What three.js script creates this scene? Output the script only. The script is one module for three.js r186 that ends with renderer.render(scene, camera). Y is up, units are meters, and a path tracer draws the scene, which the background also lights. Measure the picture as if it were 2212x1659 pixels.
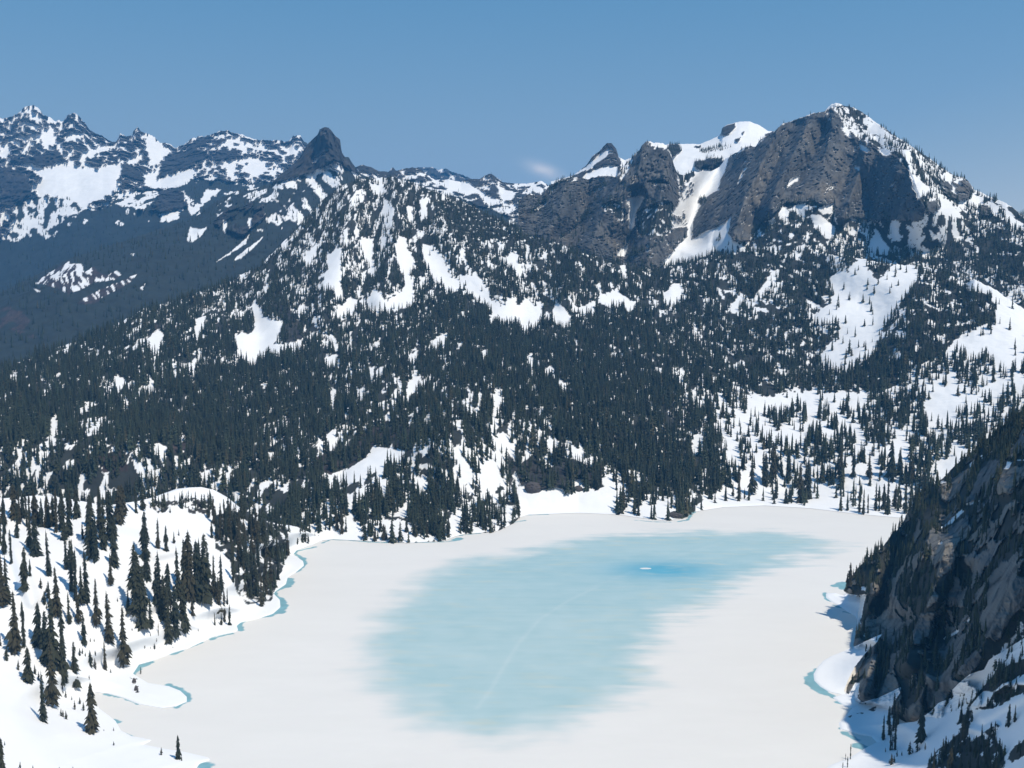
import * as THREE from 'three';

// ---------------------------------------------------------------- camera, sky, sun, exposure
const scene = new THREE.Scene();
const PW = 2212, PH = 1659, FOV = 40, EYE = 300, F = PH / 2 / Math.tan(FOV * Math.PI / 360);
const PITCH = Math.atan((PH / 2 - 600) / F);
const camera = new THREE.PerspectiveCamera(FOV, 4 / 3, 1, 40000);
camera.position.set(0, EYE, 0);
camera.rotation.x = -PITCH;

const renderer = new THREE.WebGLRenderer({ antialias: true });
renderer.toneMapping = THREE.LinearToneMapping;
renderer.toneMappingExposure = 1.06;
renderer.shadowMap.enabled = true;

const SUN_AZ = 129 * Math.PI / 180, SUN_EL = 59 * Math.PI / 180;
const sunDir = new THREE.Vector3(Math.sin(SUN_AZ) * Math.cos(SUN_EL), Math.sin(SUN_EL), -Math.cos(SUN_AZ) * Math.cos(SUN_EL));
const sun = new THREE.DirectionalLight(new THREE.Color().setRGB(1, 0.905, 0.765), 4.2);
sun.target.position.set(0, 150, -1500);
sun.position.copy(sun.target.position).addScaledVector(sunDir, 5000);
sun.castShadow = true;
Object.assign(sun.shadow.camera, { left: -3500, right: 3500, top: 3500, bottom: -3500, near: 10, far: 12000 });
sun.shadow.mapSize.set(4096, 4096);
scene.add(sun, sun.target);

const SKY_STRENGTH = 1.0;
const FOG = { color: new THREE.Color().setRGB(0.12, 0.46, 0.95), density: 0.000080 };

// ---------------------------------------------------------------- small tools
const P512 = new Uint8Array(512), GX = new Float64Array(256), GY = new Float64Array(256), GZ = new Float64Array(256);
{ let s = 12345; const r = () => { s = (Math.imul(s, 1664525) + 1013904223) | 0; return (s >>> 0) / 4294967296; };
  const p = [...Array(256).keys()]; for (let i = 255; i > 0; i--) { const j = Math.floor(r() * (i + 1)); [p[i], p[j]] = [p[j], p[i]]; } for (let i = 0; i < 512; i++) P512[i] = p[i & 255];
  for (let i = 0; i < 256; i++) { const z = r() * 2 - 1, a = r() * 6.28318, q = Math.sqrt(1 - z * z) * 1.25; GX[i] = q * Math.cos(a); GY[i] = q * Math.sin(a); GZ[i] = z * 1.25; } }
function n3(x, y, z) {                                  // gradient noise
  const fx = Math.floor(x), fy = Math.floor(y), fz = Math.floor(z), X = fx & 255, Y = fy & 255, Z = fz & 255; x -= fx; y -= fy; z -= fz;
  const u = x * x * x * (x * (x * 6 - 15) + 10), v = y * y * y * (y * (y * 6 - 15) + 10), w = z * z * z * (z * (z * 6 - 15) + 10);
  const A = P512[X] + Y, B = P512[X + 1] + Y, a0 = P512[A & 255] + Z, a1 = P512[(A + 1) & 255] + Z, b0 = P512[B & 255] + Z, b1 = P512[(B + 1) & 255] + Z;
  const h0 = P512[a0 & 255], h1 = P512[b0 & 255], h2 = P512[a1 & 255], h3 = P512[b1 & 255], h4 = P512[(a0 + 1) & 255], h5 = P512[(b0 + 1) & 255], h6 = P512[(a1 + 1) & 255], h7 = P512[(b1 + 1) & 255], x1 = x - 1, y1 = y - 1, z1 = z - 1;
  const n0 = GX[h0] * x + GY[h0] * y + GZ[h0] * z, n1 = GX[h1] * x1 + GY[h1] * y + GZ[h1] * z, n2 = GX[h2] * x + GY[h2] * y1 + GZ[h2] * z, n_3 = GX[h3] * x1 + GY[h3] * y1 + GZ[h3] * z;
  const n4 = GX[h4] * x + GY[h4] * y + GZ[h4] * z1, n5 = GX[h5] * x1 + GY[h5] * y + GZ[h5] * z1, n6 = GX[h6] * x + GY[h6] * y1 + GZ[h6] * z1, n7 = GX[h7] * x1 + GY[h7] * y1 + GZ[h7] * z1;
  const l0 = n0 + u * (n1 - n0), l1 = n2 + u * (n_3 - n2), l2 = n4 + u * (n5 - n4), l3 = n6 + u * (n7 - n6), m0 = l0 + v * (l1 - l0), m1 = l2 + v * (l3 - l2);
  return m0 + w * (m1 - m0);
}
const fbm = (x, y, z, o = 4) => { let s = 0, a = 0.5; for (let i = 0; i < o; i++) { s += a * n3(x, y, z); x = x * 2.03 + 7.1; y = y * 2.03 + 3.7; z = z * 2.03 + 5.3; a *= 0.5; } return s; };
const ridged = (x, y, z, o = 4, gain = 0.70) => { let s = 0, a = 0.45; for (let i = 0; i < o; i++) { s += a * (1 - 2 * Math.abs(n3(x, y, z))); x = x * 2.07 + 1.7; y = y * 2.07 + 9.2; z = z * 2.07 + 4.1; a *= gain; } return s; };
const clamp = (x, a = 0, b = 1) => Math.min(b, Math.max(a, x));
const lerp = (a, b, t) => a + (b - a) * t;
const sstep = (a, b, x) => { const t = clamp((x - a) / (b - a)); return t * t * (3 - 2 * t); };
function rng(seed) { let s = seed | 0; return () => { s = (s + 0x6d2b79f5) | 0; let t = Math.imul(s ^ (s >>> 15), 1 | s); t = (t + Math.imul(t ^ (t >>> 7), 61 | t)) ^ t; return ((t ^ (t >>> 14)) >>> 0) / 4294967296; }; }

// a surveyed direction (as read off the picture from the viewpoint) -> a ray
const cp = Math.cos(PITCH), sp = Math.sin(PITCH);
function ray(px, py) {
  const cx = (px - PW / 2) / F, cy = (PH / 2 - py) / F, y = cy * cp - sp, z = -cy * sp - cp, h = Math.hypot(cx, z);
  return [cx / h, y / h, z / h];                      // per metre of horizontal range
}
const place = (px, py, R) => { const [x, y, z] = ray(px, py); return [x * R, EYE + y * R, z * R]; };
const rangeAtHeight = (px, py, h) => (EYE - h) / -ray(px, py)[1];
function survey(x, y, z) {                             // world point -> direction as above
  const dy = y - EYE, zc = dy * -sp + z * cp, yc = dy * cp + z * sp;   // inverse turn
  return [PW / 2 + F * x / -zc, PH / 2 - F * yc / -zc];
}
// the nine charts on which outlines were noted: k = scale, (ox, oy) = corner
const chart = (ox, oy) => (...a) => a.map((v, i) => (i % 2 ? oy : ox) + v * 0.3472);
const z1 = chart(0, 170.7), z2 = chart(682.7, 170.7), z3 = chart(1444, 170.7), z4 = chart(0, 682.7), z5 = chart(682.7, 682.7), z6 = chart(1444, 682.7), z7 = chart(0, 1083), z8 = chart(1444, 1083);
const pp = (...a) => a;

function curve(flat) { const xs = [], ys = []; for (let i = 0; i < flat.length; i += 2) { xs.push(flat[i]); ys.push(flat[i + 1]); } 
  return (x) => { const n = xs.length; if (x <= xs[0]) return ys[0]; if (x >= xs[n - 1]) return ys[n - 1]; let i = 1; while (xs[i] < x) i++; const t = (x - xs[i - 1]) / (xs[i] - xs[i - 1] || 1); return lerp(ys[i - 1], ys[i], t); }; }
function softCurve(flat) { const c = curve(flat); return (x) => (c(x - 40) + 2 * c(x - 20) + 3 * c(x) + 2 * c(x + 20) + c(x + 40)) / 9; }
function polygon(flat) {
  const n = flat.length / 2; let x0 = 1e9, x1 = -1e9, y0 = 1e9, y1 = -1e9;
  for (let i = 0; i < n; i++) { x0 = Math.min(x0, flat[2 * i]); x1 = Math.max(x1, flat[2 * i]); y0 = Math.min(y0, flat[2 * i + 1]); y1 = Math.max(y1, flat[2 * i + 1]); }
  const has = (x, y) => { if (x < x0 || x > x1 || y < y0 || y > y1) return false; let c = false; for (let i = 0, j = n - 1; i < n; j = i++) { const xi = flat[2 * i], yi = flat[2 * i + 1], xj = flat[2 * j], yj = flat[2 * j + 1]; if ((yi > y) !== (yj > y) && x < (xj - xi) * (y - yi) / (yj - yi) + xi) c = !c; } return c; };
  const dist = (x, y) => lineDist(flat, x, y, true);
  return { has, dist, box: [x0, x1, y0, y1] };
}
function lineDist(flat, x, y, closed) {
  let best = 1e18; const n = flat.length / 2;
  for (let i = closed ? 0 : 1, j = closed ? n - 1 : 0; i < n; j = i++) {
    const ax = flat[2 * j], ay = flat[2 * j + 1], bx = flat[2 * i] - ax, by = flat[2 * i + 1] - ay, t = clamp(((x - ax) * bx + (y - ay) * by) / (bx * bx + by * by || 1));
    const dx = x - ax - t * bx, dy = y - ay - t * by, d = dx * dx + dy * dy; if (d < best) best = d;
  }
  return Math.sqrt(best);
}

const used = new Map();
function numbered(name) { const k = used.get(name) ?? 0; used.set(name, k + 1); return k ? name + '_' + String(k).padStart(3, '0') : name; }
function tag(o, label, category, group, kind) {
  o.userData.label = label; if (category) o.userData.category = category; if (group) o.userData.group = group; if (kind) o.userData.kind = kind; return o;
}

// ---------------------------------------------------------------- ground kinds
const C = {                                            // linear base colours
  snow: [0.84, 0.855, 0.865], rock: [0.030, 0.032, 0.033], warm: [0.058, 0.053, 0.045], brown: [0.045, 0.034, 0.031], floor: [0.024, 0.028, 0.024], far: [0.017, 0.024, 0.021],
};
const groundMaterial = new THREE.MeshStandardMaterial({ vertexColors: true, roughness: 0.92, metalness: 0, side: THREE.DoubleSide });
groundMaterial.name = 'snow_rock_and_soil';

// zone: outline + { g: ground, g2: other ground mixed in, f: its share, s: size of the mixing patches in metres, k: how much longer they are down the slope, lean, d: trees per square metre, c: share of clumps, w: raggedness }
const zone = (flat, o) => ({ poly: polygon(flat), flat, ...o });
function look(L, px, py, P) {
  const w = L.wobble ?? 7, s = L.wobbleSize ?? 18;
  const ax = n3(px / s, py / s, 3.1) * w + n3(px / s * 2.7, py / s * 2.7, 8.1) * w * 0.5, ay = n3(px / s, py / s, 11.7) * w + n3(px / s * 2.7, py / s * 2.7, 1.9) * w * 0.6;
  let z = L.base;
  for (const q of L.zones) { const e = q.w ?? 1; const X = px + ax * e, Y = py + ay * e; if (q.poly.has(X, Y) || (L.clear && q.g === 'snow' && !q.g2 && (q.d ?? 0) < 0.002 && q.poly.has(X, Y - L.clear * (0.75 + 0.5 * n3(px / 16, py / 16, 5.5))))) z = q; }
  let g = z.g, trees = z.d ?? 0;
  if (z.g2) {
    const s2 = z.s ?? 30, k = z.k ?? 1, X = P[0] + (z.lean ?? 0) * P[1];
    const v = fbm(X / s2, P[1] / (s2 * k), P[2] / (s2 * 1.6 * k), 4) * 1.9 + 0.5;
    if (v < (z.f ?? 0.5)) { g = z.g2; if (z.d2 !== undefined) trees = z.d2; }
  }
  if (trees > 0 && z.c) { const v = fbm(P[0] / 30 + 31, P[1] / 70, P[2] / 100 + 17, 3) * 1.8 + 0.5; trees *= v < z.c ? 1 : (z.thin ?? 0.06); }
  return [g, trees];
}

// ---------------------------------------------------------------- a stretch of terrain, surveyed line by line
// lines run from the foot to the crest; each gives, along the first axis, the second axis and the range
const layers = {}, T0 = Date.now();
function terrain(name, o) {
  const across = !!o.across;                          // across: lines run down the picture, from the outer edge inwards
  const a0 = o.from, a1 = o.to, da = o.step ?? 2.1, db = o.rowStep ?? 2.2, L = o, As = [];
  for (let a = a0; a < a1 + da; a += across || (a > -70 && a < PW + 70) ? da : da * 5) As.push(a);   // coarser well away from the lake
  const na = As.length;
  const K = o.lines.length, yy = [], rr = [], jj = [];
  for (let j = 0; j < na; j++) {
    const a = As[j], ys = [], Rs = [], jags = [];
    for (let k = 0; k < K; k++) {
      const l = o.lines[k];
      let b = l.at(a); jags.push(l.jag ? (fbm(a / 19, k * 7.3, 0.5, 3) * 1.6 + n3(a / 5.5, k * 3.1, 2.5) * 1.0 + n3(a / 2.9, k * 3.1, 7.5) * 0.5) * l.jag : 0);
      if (k && !across) b = Math.min(b, ys[k - 1] - 0.5);
      if (k && across) b = Math.max(b, ys[k - 1] + 0.5);
      const px = across ? b : a, py = across ? a : b;
      ys.push(b); Rs.push(l.h ? rangeAtHeight(px, py, l.h(a)) : l.R(a));
    }
    yy.push(ys); rr.push(Rs); jj.push(jags);
  }
  const rows = [];                                     // [k, t]
  for (let k = 0; k < K - 1; k++) {
    let gap = 0; for (let j = 0; j < na; j++) gap = Math.max(gap, Math.abs(yy[j][k + 1] - yy[j][k]));
    const n = Math.max(1, Math.ceil(gap / (db * (o.lines[k + 1].coarse ?? 1)))); for (let i = 0; i < n; i++) rows.push([k, i / n]);
  }
  rows.push([K - 2, 1]);
  const nb = rows.length, back = o.back ?? [], nr = nb + back.length;
  const pos = new Float32Array(na * nr * 3), col = new Float32Array(na * nr * 3), pix = new Float32Array(na * nb * 2), den = new Float32Array(na * nb), rng_ = new Float32Array(na * nb), keep = new Uint8Array(na * nb).fill(1), kinds = new Array(na * nb);
  for (let j = 0; j < na; j++) {
    const a = As[j], ys = yy[j], Rs = rr[j], J = jj[j], m = [];
    for (let k = 0; k < K; k++) {                      // slopes of a monotone cubic
      const s = (i) => (Rs[i + 1] - Rs[i]) / (ys[i + 1] - ys[i]);
      m.push(k === 0 ? s(0) : k === K - 1 ? s(K - 2) : s(k - 1) * s(k) <= 0 ? 0 : 2 * s(k - 1) * s(k) / (s(k - 1) + s(k)));
    }
    for (let i = 0; i < nb; i++) {
      const [k, t] = rows[i], h = ys[k + 1] - ys[k], u0 = Math.max(0, 1 - t * Math.abs(h) / 14), u1 = Math.max(0, 1 - (1 - t) * Math.abs(h) / 14), b = ys[k] + h * t + J[k] * u0 * u0 + J[k + 1] * u1 * u1, t2 = t * t, t3 = t2 * t;
      let R = (2 * t3 - 3 * t2 + 1) * Rs[k] + (t3 - 2 * t2 + t) * h * m[k] + (3 * t2 - 2 * t3) * Rs[k + 1] + (t3 - t2) * h * m[k + 1];
      const px = across ? b : a, py = across ? a : b, v = j * nr + i, q = j * nb + i;
      const up = (k + t) / (K - 1);
      if (o.shape) { const r = o.shape(px, py, R, up); if (r === null) keep[q] = 0; else R = r; }
      for (const s of o.spurs ?? []) { if (px < s.box[0] || px > s.box[1] || py < s.box[2] || py > s.box[3]) continue; const d = lineDist(s.flat, px, py); if (d < s.w) { const u = 1 - d / s.w; R -= s.a * (s.round ? u * u * (3 - 2 * u) : u); } }
      let P = place(px, py, R);
      const [g, trees] = look(L, px, py, P), rocky = g === 'rock' || g === 'warm';
      const ease = o.ease ? o.ease(px, py, up) : 1;
      const nz = o.noise ?? {}, rs = nz.size ?? 60, ra = rocky ? nz.rock ?? 30 : nz.soft ?? 12;
      if (ra) {
        const big = fbm(P[0] / (rs * 4), P[1] / (rs * 5), P[2] / (rs * 4), 3) * (nz.big ?? 40);
        const fine = rocky ? ridged(P[0] / rs, P[1] / (rs * 2.4), P[2] / rs, 6) * ra : fbm(P[0] / (rs * 0.8), P[1] / (rs * 0.8), P[2] / (rs * 0.8), 4) * ra;
        R += (big - fine) * ease;
        if (o.nearest) R = Math.max(R, o.nearest);
        P = place(px, py, R);
      }
      pos[v * 3] = P[0]; pos[v * 3 + 1] = P[1]; pos[v * 3 + 2] = P[2]; pix[q * 2] = px; pix[q * 2 + 1] = py; den[q] = trees * (o.forest ?? 1); rng_[q] = R; kinds[q] = g;
      let c = C[g]; const bare = rocky || g === 'brown'; let tone = 1 + fbm(P[0] / 30, P[1] / 30, P[2] / 30, 3) * (g === 'snow' ? 0.05 : 0.8);
      if (bare) tone = Math.max(0.35, tone * (o.rockTone ?? 1) + fbm(P[0] / 9, P[1] / 30, P[2] / 9, 3) * 1.1 + n3(P[0] / 3, P[1] / 6, P[2] / 3) * 0.45) * (1 - 0.55 * sstep(0.80, 0.97, 1 - 2 * Math.abs(n3(P[0] / 15 + P[1] / 60, P[1] / 75, P[2] / 15))) - 0.25 * sstep(0.85, 0.98, 1 - 2 * Math.abs(n3(P[0] / 40 - P[1] / 30, P[1] / 22, P[2] / 40 + 5))));
      if (g === 'rock') { const wv = clamp(fbm(P[0] / 70 + 9, P[1] / 110, P[2] / 70, 3) * 2.2 + (o.warmth ?? 0.15)); c = [lerp(c[0], C.warm[0], wv), lerp(c[1], C.warm[1], wv), lerp(c[2], C.warm[2], wv)]; }
      for (let e = 0; e < 3; e++) col[v * 3 + e] = c[e] * tone;
    }
    const tip = j * nr + nb - 1; let dx = 0, dy = 0;
    for (let i = 0; i < back.length; i++) {
      const v = j * nr + nb + i; const R0 = Math.hypot(pos[tip * 3], pos[tip * 3 + 2]), f = (R0 + back[i][0]) / R0;
      const rough = fbm(pos[tip * 3] / 120, i * 3.3, pos[tip * 3 + 2] / 120, 3);
      pos[v * 3] = pos[tip * 3] * f; pos[v * 3 + 1] = pos[tip * 3 + 1] + back[i][1] * (1 + 0.6 * rough); pos[v * 3 + 2] = pos[tip * 3 + 2] * f;
      for (let e = 0; e < 3; e++) col[v * 3 + e] = col[tip * 3 + e];
    }
  }
  const index = [];
  for (let j = 0; j < na - 1; j++) for (let i = 0; i < nr - 1; i++) {
    if (i >= nb - 1 && !(keep[j * nb + nb - 1] && keep[(j + 1) * nb + nb - 1])) continue;
    if (i < nb - 1 && !(keep[j * nb + i] && keep[j * nb + i + 1] && keep[(j + 1) * nb + i] && keep[(j + 1) * nb + i + 1])) continue;
    const p = j * nr + i, q = p + nr; index.push(p, q, q + 1, p, q + 1, p + 1);
  }
  const geo = new THREE.BufferGeometry();
  geo.setAttribute('position', new THREE.BufferAttribute(pos, 3)); geo.setAttribute('color', new THREE.BufferAttribute(col, 3)); geo.setIndex(index); geo.computeVertexNormals();
  const mesh = new THREE.Mesh(geo, groundMaterial); mesh.name = numbered(o.title); mesh.castShadow = mesh.receiveShadow = true;
  mesh.userData.kind = 'structure'; mesh.userData.label = o.label; scene.add(mesh);
  const at = (px, py) => {                             // ground point in a surveyed direction
    const a = across ? py : px, b = across ? px : py, j = (() => { let p = 0, q = na - 1; while (q - p > 1) { const m = (p + q) >> 1; if (As[m] <= a) p = m; else q = m; } return a - As[p] < As[q] - a ? p : q; })(); if (Math.abs(As[j] - a) > da * 6) return null;
    let lo = 0, best = 1e9; for (let i = 0; i < nb; i++) { const d = Math.abs(pix[(j * nb + i) * 2 + (across ? 0 : 1)] - b); if (d < best) { best = d; lo = i; } }
    if (best > 6) return null; const v = j * nr + lo; return { p: [pos[v * 3], pos[v * 3 + 1], pos[v * 3 + 2]], R: rng_[j * nb + lo], kind: kinds[j * nb + lo], keep: keep[j * nb + lo] };
  };
  console.log(name, index.length / 3, Date.now() - T0);
  return (layers[name] = { name, pos, pix, den, keep, kinds, na, nb, nr, at, triangles: index.length / 3 });
}
const ln = (flat, R, jag) => ({ at: curve(flat), R: typeof R === 'number' ? () => R : softCurve(R), jag });
const lh = (flat, h, jag) => ({ at: curve(flat), h: typeof h === 'number' ? () => h : softCurve(h), jag });
const spur = (flat, a, w, round) => { const b = polygon(flat).box; return { flat, a, w, round, box: [b[0] - w, b[1] + w, b[2] - w, b[3] + w] }; };

// ---------------------------------------------------------------- sky (clear spring blue, paler towards the horizon, one small cloud far off)
{
  const W = 2048, H = 1024, data = new Float32Array(W * H * 4);
  const cloud = survey(0, 0, 0) && ray(1176, 369), cAz = Math.atan2(cloud[0], -cloud[2]), cEl = Math.atan(cloud[1]);
  for (let r = 0; r < H; r++) {
    const el = ((r + 0.5) / H - 0.5) * Math.PI, up = Math.max(0, Math.sin(el));
    for (let c = 0; c < W; c++) {
      const th = ((c + 0.5) / W - 0.5) * 2 * Math.PI, x = Math.cos(th) * Math.cos(el), z = Math.sin(th) * Math.cos(el), y = Math.sin(el);
      const cosS = x * sunDir.x + y * sunDir.y + z * sunDir.z, glow = 0.10 * Math.pow(Math.max(0, cosS), 6) + 0.10 * Math.max(0, cosS);
      let R = 0.024 + 0.60 * Math.exp(-up * 6.8), G = 0.155 + 0.50 * Math.exp(-up * 4.8), B = 0.385 + 0.31 * Math.exp(-up * 3.6);
      R += glow * 0.30; G += glow * 0.31; B += glow * 0.30;
      if (el < 0) { R = 0.30; G = 0.37; B = 0.42; }
      const az = Math.atan2(x, -z), du = (az - cAz) / 0.0155, dv = (el - cEl) / 0.0085;
      if (du * du + dv * dv < 6) {
        const p = dv + du * 0.55, m = Math.exp(-(du * du * 1.1 + p * p * 2.6)) * (0.75 + 0.9 * fbm(du * 1.6, p * 2.2, 4.4, 4)), a = clamp(m * 0.9);
        R = lerp(R, 1.0, a); G = lerp(G, 0.95, a); B = lerp(B, 0.93, a);
      }
      const o = (r * W + c) * 4; data[o] = R; data[o + 1] = G; data[o + 2] = B; data[o + 3] = 1;
    }
  }
  const t = new THREE.DataTexture(data, W, H, THREE.RGBAFormat, THREE.FloatType);
  t.mapping = THREE.EquirectangularReflectionMapping; t.magFilter = t.minFilter = THREE.LinearFilter; t.needsUpdate = true;
  scene.background = t; scene.environment = t; scene.backgroundIntensity = scene.environmentIntensity = SKY_STRENGTH;
}
scene.fog = new THREE.FogExp2(FOG.color, FOG.density);

// ---------------------------------------------------------------- the far range of snowy peaks
const S = { g: 'snow', w: 0.8 }, RK = { g: 'rock' };
terrain('distantRidge', {
  title: 'mountain', label: 'hazy dark ridge lowest and farthest on the skyline behind the snow bowls', from: 900, to: 1060, rowStep: 3, forest: 0, wobble: 4,
  lines: [ln(pp(900, 450, 1060, 450), 6600), ln(z2(560, 560, 640, 552, 670, 549, 720, 546, 760, 566, 800, 555, 840, 574, 900, 594, 940, 606, 1000, 640, 1100, 680), 7200, 2)],
  base: { g: 'rock', g2: 'snow', f: 0.30, s: 60 }, zones: [], noise: { size: 160, rock: 90, soft: 40, big: 80 }, back: [[400, -200], [1500, -900]],
});
const SF = { g: 'snow', w: 0.9 };
terrain('farRange', {
  title: 'mountain', label: 'jagged snow-streaked range beyond the deep blue forested valley', from: -460, to: 800, forest: 0.30, warmth: 0.05, wobble: 7, wobbleSize: 10,
  lines: [
    ln(pp(-150, 830, 0, 800, 174, 680, 350, 640, 520, 620, 800, 560), 3900),
    ln(pp(-150, 560, 0, 520, 156, 465, 350, 440, 520, 450, 800, 480), pp(-150, 4900, 350, 4700, 800, 4500)),
    ln(z1(-400, 560, 0, 560, 400, 520, 750, 520, 1000, 600, 1350, 520, 1750, 560, 2300, 700), 5400),
    ln(z1(-400, 320, -150, 290, 0, 245, 20, 250, 60, 235, 110, 212, 150, 175, 190, 160, 230, 172, 270, 222, 340, 260, 345, 266, 390, 260, 420, 225, 450, 213, 490, 230, 520, 270, 560, 322, 610, 350, 640, 352, 680, 386, 720, 390, 735, 370, 750, 345, 770, 350, 820, 360, 830, 322, 855, 308, 880, 325, 930, 345, 1000, 390, 1050, 402, 1090, 425, 1150, 400, 1200, 365, 1300, 345, 1380, 320, 1450, 330, 1520, 350, 1590, 380, 1700, 380, 1800, 385, 1825, 355, 1850, 347, 1870, 355, 1890, 390, 1950, 420, 2100, 500, 2300, 600), 6000, 3.6)],
  back: [[150, -60], [700, -500]],
  base: { g: 'rock', g2: 'snow', f: 0.52, s: 30, k: 1.0, lean: 1.0 },
  zones: [
    zone(z1(-400, 1000, 0, 1000, 200, 960, 350, 880, 450, 830, 600, 800, 720, 770, 900, 820, 960, 700, 1100, 680, 1200, 620, 1420, 640, 1600, 640, 1800, 640, 2300, 700, 2300, 2000, -400, 2000), { g: 'far', g2: 'snow', f: 0.14, s: 55, k: 1.8, lean: 0.8, d: 0.004 }),
    zone(z1(-400, 1120, 0, 1120, 380, 950, 560, 880, 1000, 940, 1200, 900, 2300, 900, 2300, 2000, -400, 2000), { g: 'far', d: 0.003 }),
    zone(z1(60, 760, 200, 730, 450, 740, 560, 800, 420, 860, 300, 940, 100, 1010, 30, 990, 100, 860), { g: 'snow', g2: 'far', f: 0.42, s: 45, k: 2, lean: 0.8, d: 0.004 }),
    zone(z1(720, 700, 960, 690, 1000, 720, 900, 800, 760, 800, 680, 770), { g: 'snow', g2: 'far', f: 0.4, s: 45, k: 1.2, d: 0.003 }),
    zone(z1(0, 550, 60, 540, 170, 600, 200, 650, 190, 720, 100, 780, 0, 790), RK), zone(z1(40, 520, 380, 430, 400, 500, 260, 555, 60, 525), RK),
    zone(z1(60, 530, 200, 530, 280, 560, 380, 510, 500, 540, 620, 550, 700, 520, 755, 520, 750, 590, 720, 700, 620, 740, 520, 800, 450, 760, 330, 720, 230, 730, 200, 640, 280, 630, 200, 560), SF),
    zone(z1(140, 190, 190, 165, 215, 180, 190, 195), SF), zone(z1(160, 240, 200, 200, 290, 240, 240, 265), SF),
    zone(z1(250, 320, 330, 310, 340, 370, 390, 420, 400, 490, 380, 470, 350, 400, 280, 410, 260, 380), SF), zone(z1(390, 370, 470, 330, 520, 340, 460, 380, 420, 385), SF),
    zone(z1(520, 470, 600, 420, 700, 400, 740, 420, 640, 450, 560, 480), SF), zone(z1(880, 340, 930, 340, 1000, 390, 1080, 440, 1050, 470, 980, 530, 930, 540, 920, 450, 900, 380), SF),
    zone(z1(780, 510, 850, 480, 890, 450, 870, 510, 800, 540), SF), zone(z1(760, 530, 820, 530, 890, 600, 850, 620, 760, 600), RK),
    zone(z1(890, 580, 980, 560, 1010, 530, 970, 620, 1060, 590, 1180, 545, 1220, 580, 1180, 640, 1100, 680, 960, 680, 900, 650), SF),
    zone(z1(1380, 340, 1480, 350, 1580, 390, 1700, 400, 1830, 400, 1880, 410, 1830, 490, 1770, 490, 1700, 460, 1560, 470, 1480, 430, 1500, 490, 1400, 420, 1250, 440, 1340, 370), { g: 'snow', g2: 'rock', f: 0.30, s: 50 }),
    zone(z1(1150, 410, 1300, 350, 1330, 370, 1200, 440), RK), zone(z1(1330, 460, 1400, 420, 1480, 470, 1500, 500, 1400, 505, 1330, 500), RK),
    zone(z1(1030, 480, 1200, 430, 1310, 440, 1200, 540, 1050, 590, 970, 620), RK),
    zone(z1(1350, 530, 1330, 510, 1450, 500, 1550, 480, 1700, 510, 1740, 540, 1700, 620, 1600, 610, 1450, 630, 1400, 570), { g: 'snow', g2: 'rock', f: 0.22, s: 50 }),
    zone(z1(0, 400, 40, 440, 90, 450, 20, 490, 0, 480), SF), zone(z1(0, 800, 40, 810, 10, 920, 0, 930), SF), zone(z1(50, 340, 80, 330, 60, 360), SF),
    zone(z1(1000, 700, 1130, 690, 1180, 790, 1060, 820, 930, 820), RK),
    zone(z1(990, 890, 1000, 830, 1120, 815, 1110, 870, 1060, 880), SF),
    zone(z1(1130, 690, 1160, 720, 1190, 790, 1250, 770, 1280, 680, 1380, 690, 1310, 740, 1230, 820, 1190, 860, 1170, 800), SF),
  ],
  noise: { size: 130, rock: 75, soft: 30, big: 110 },
});
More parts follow.
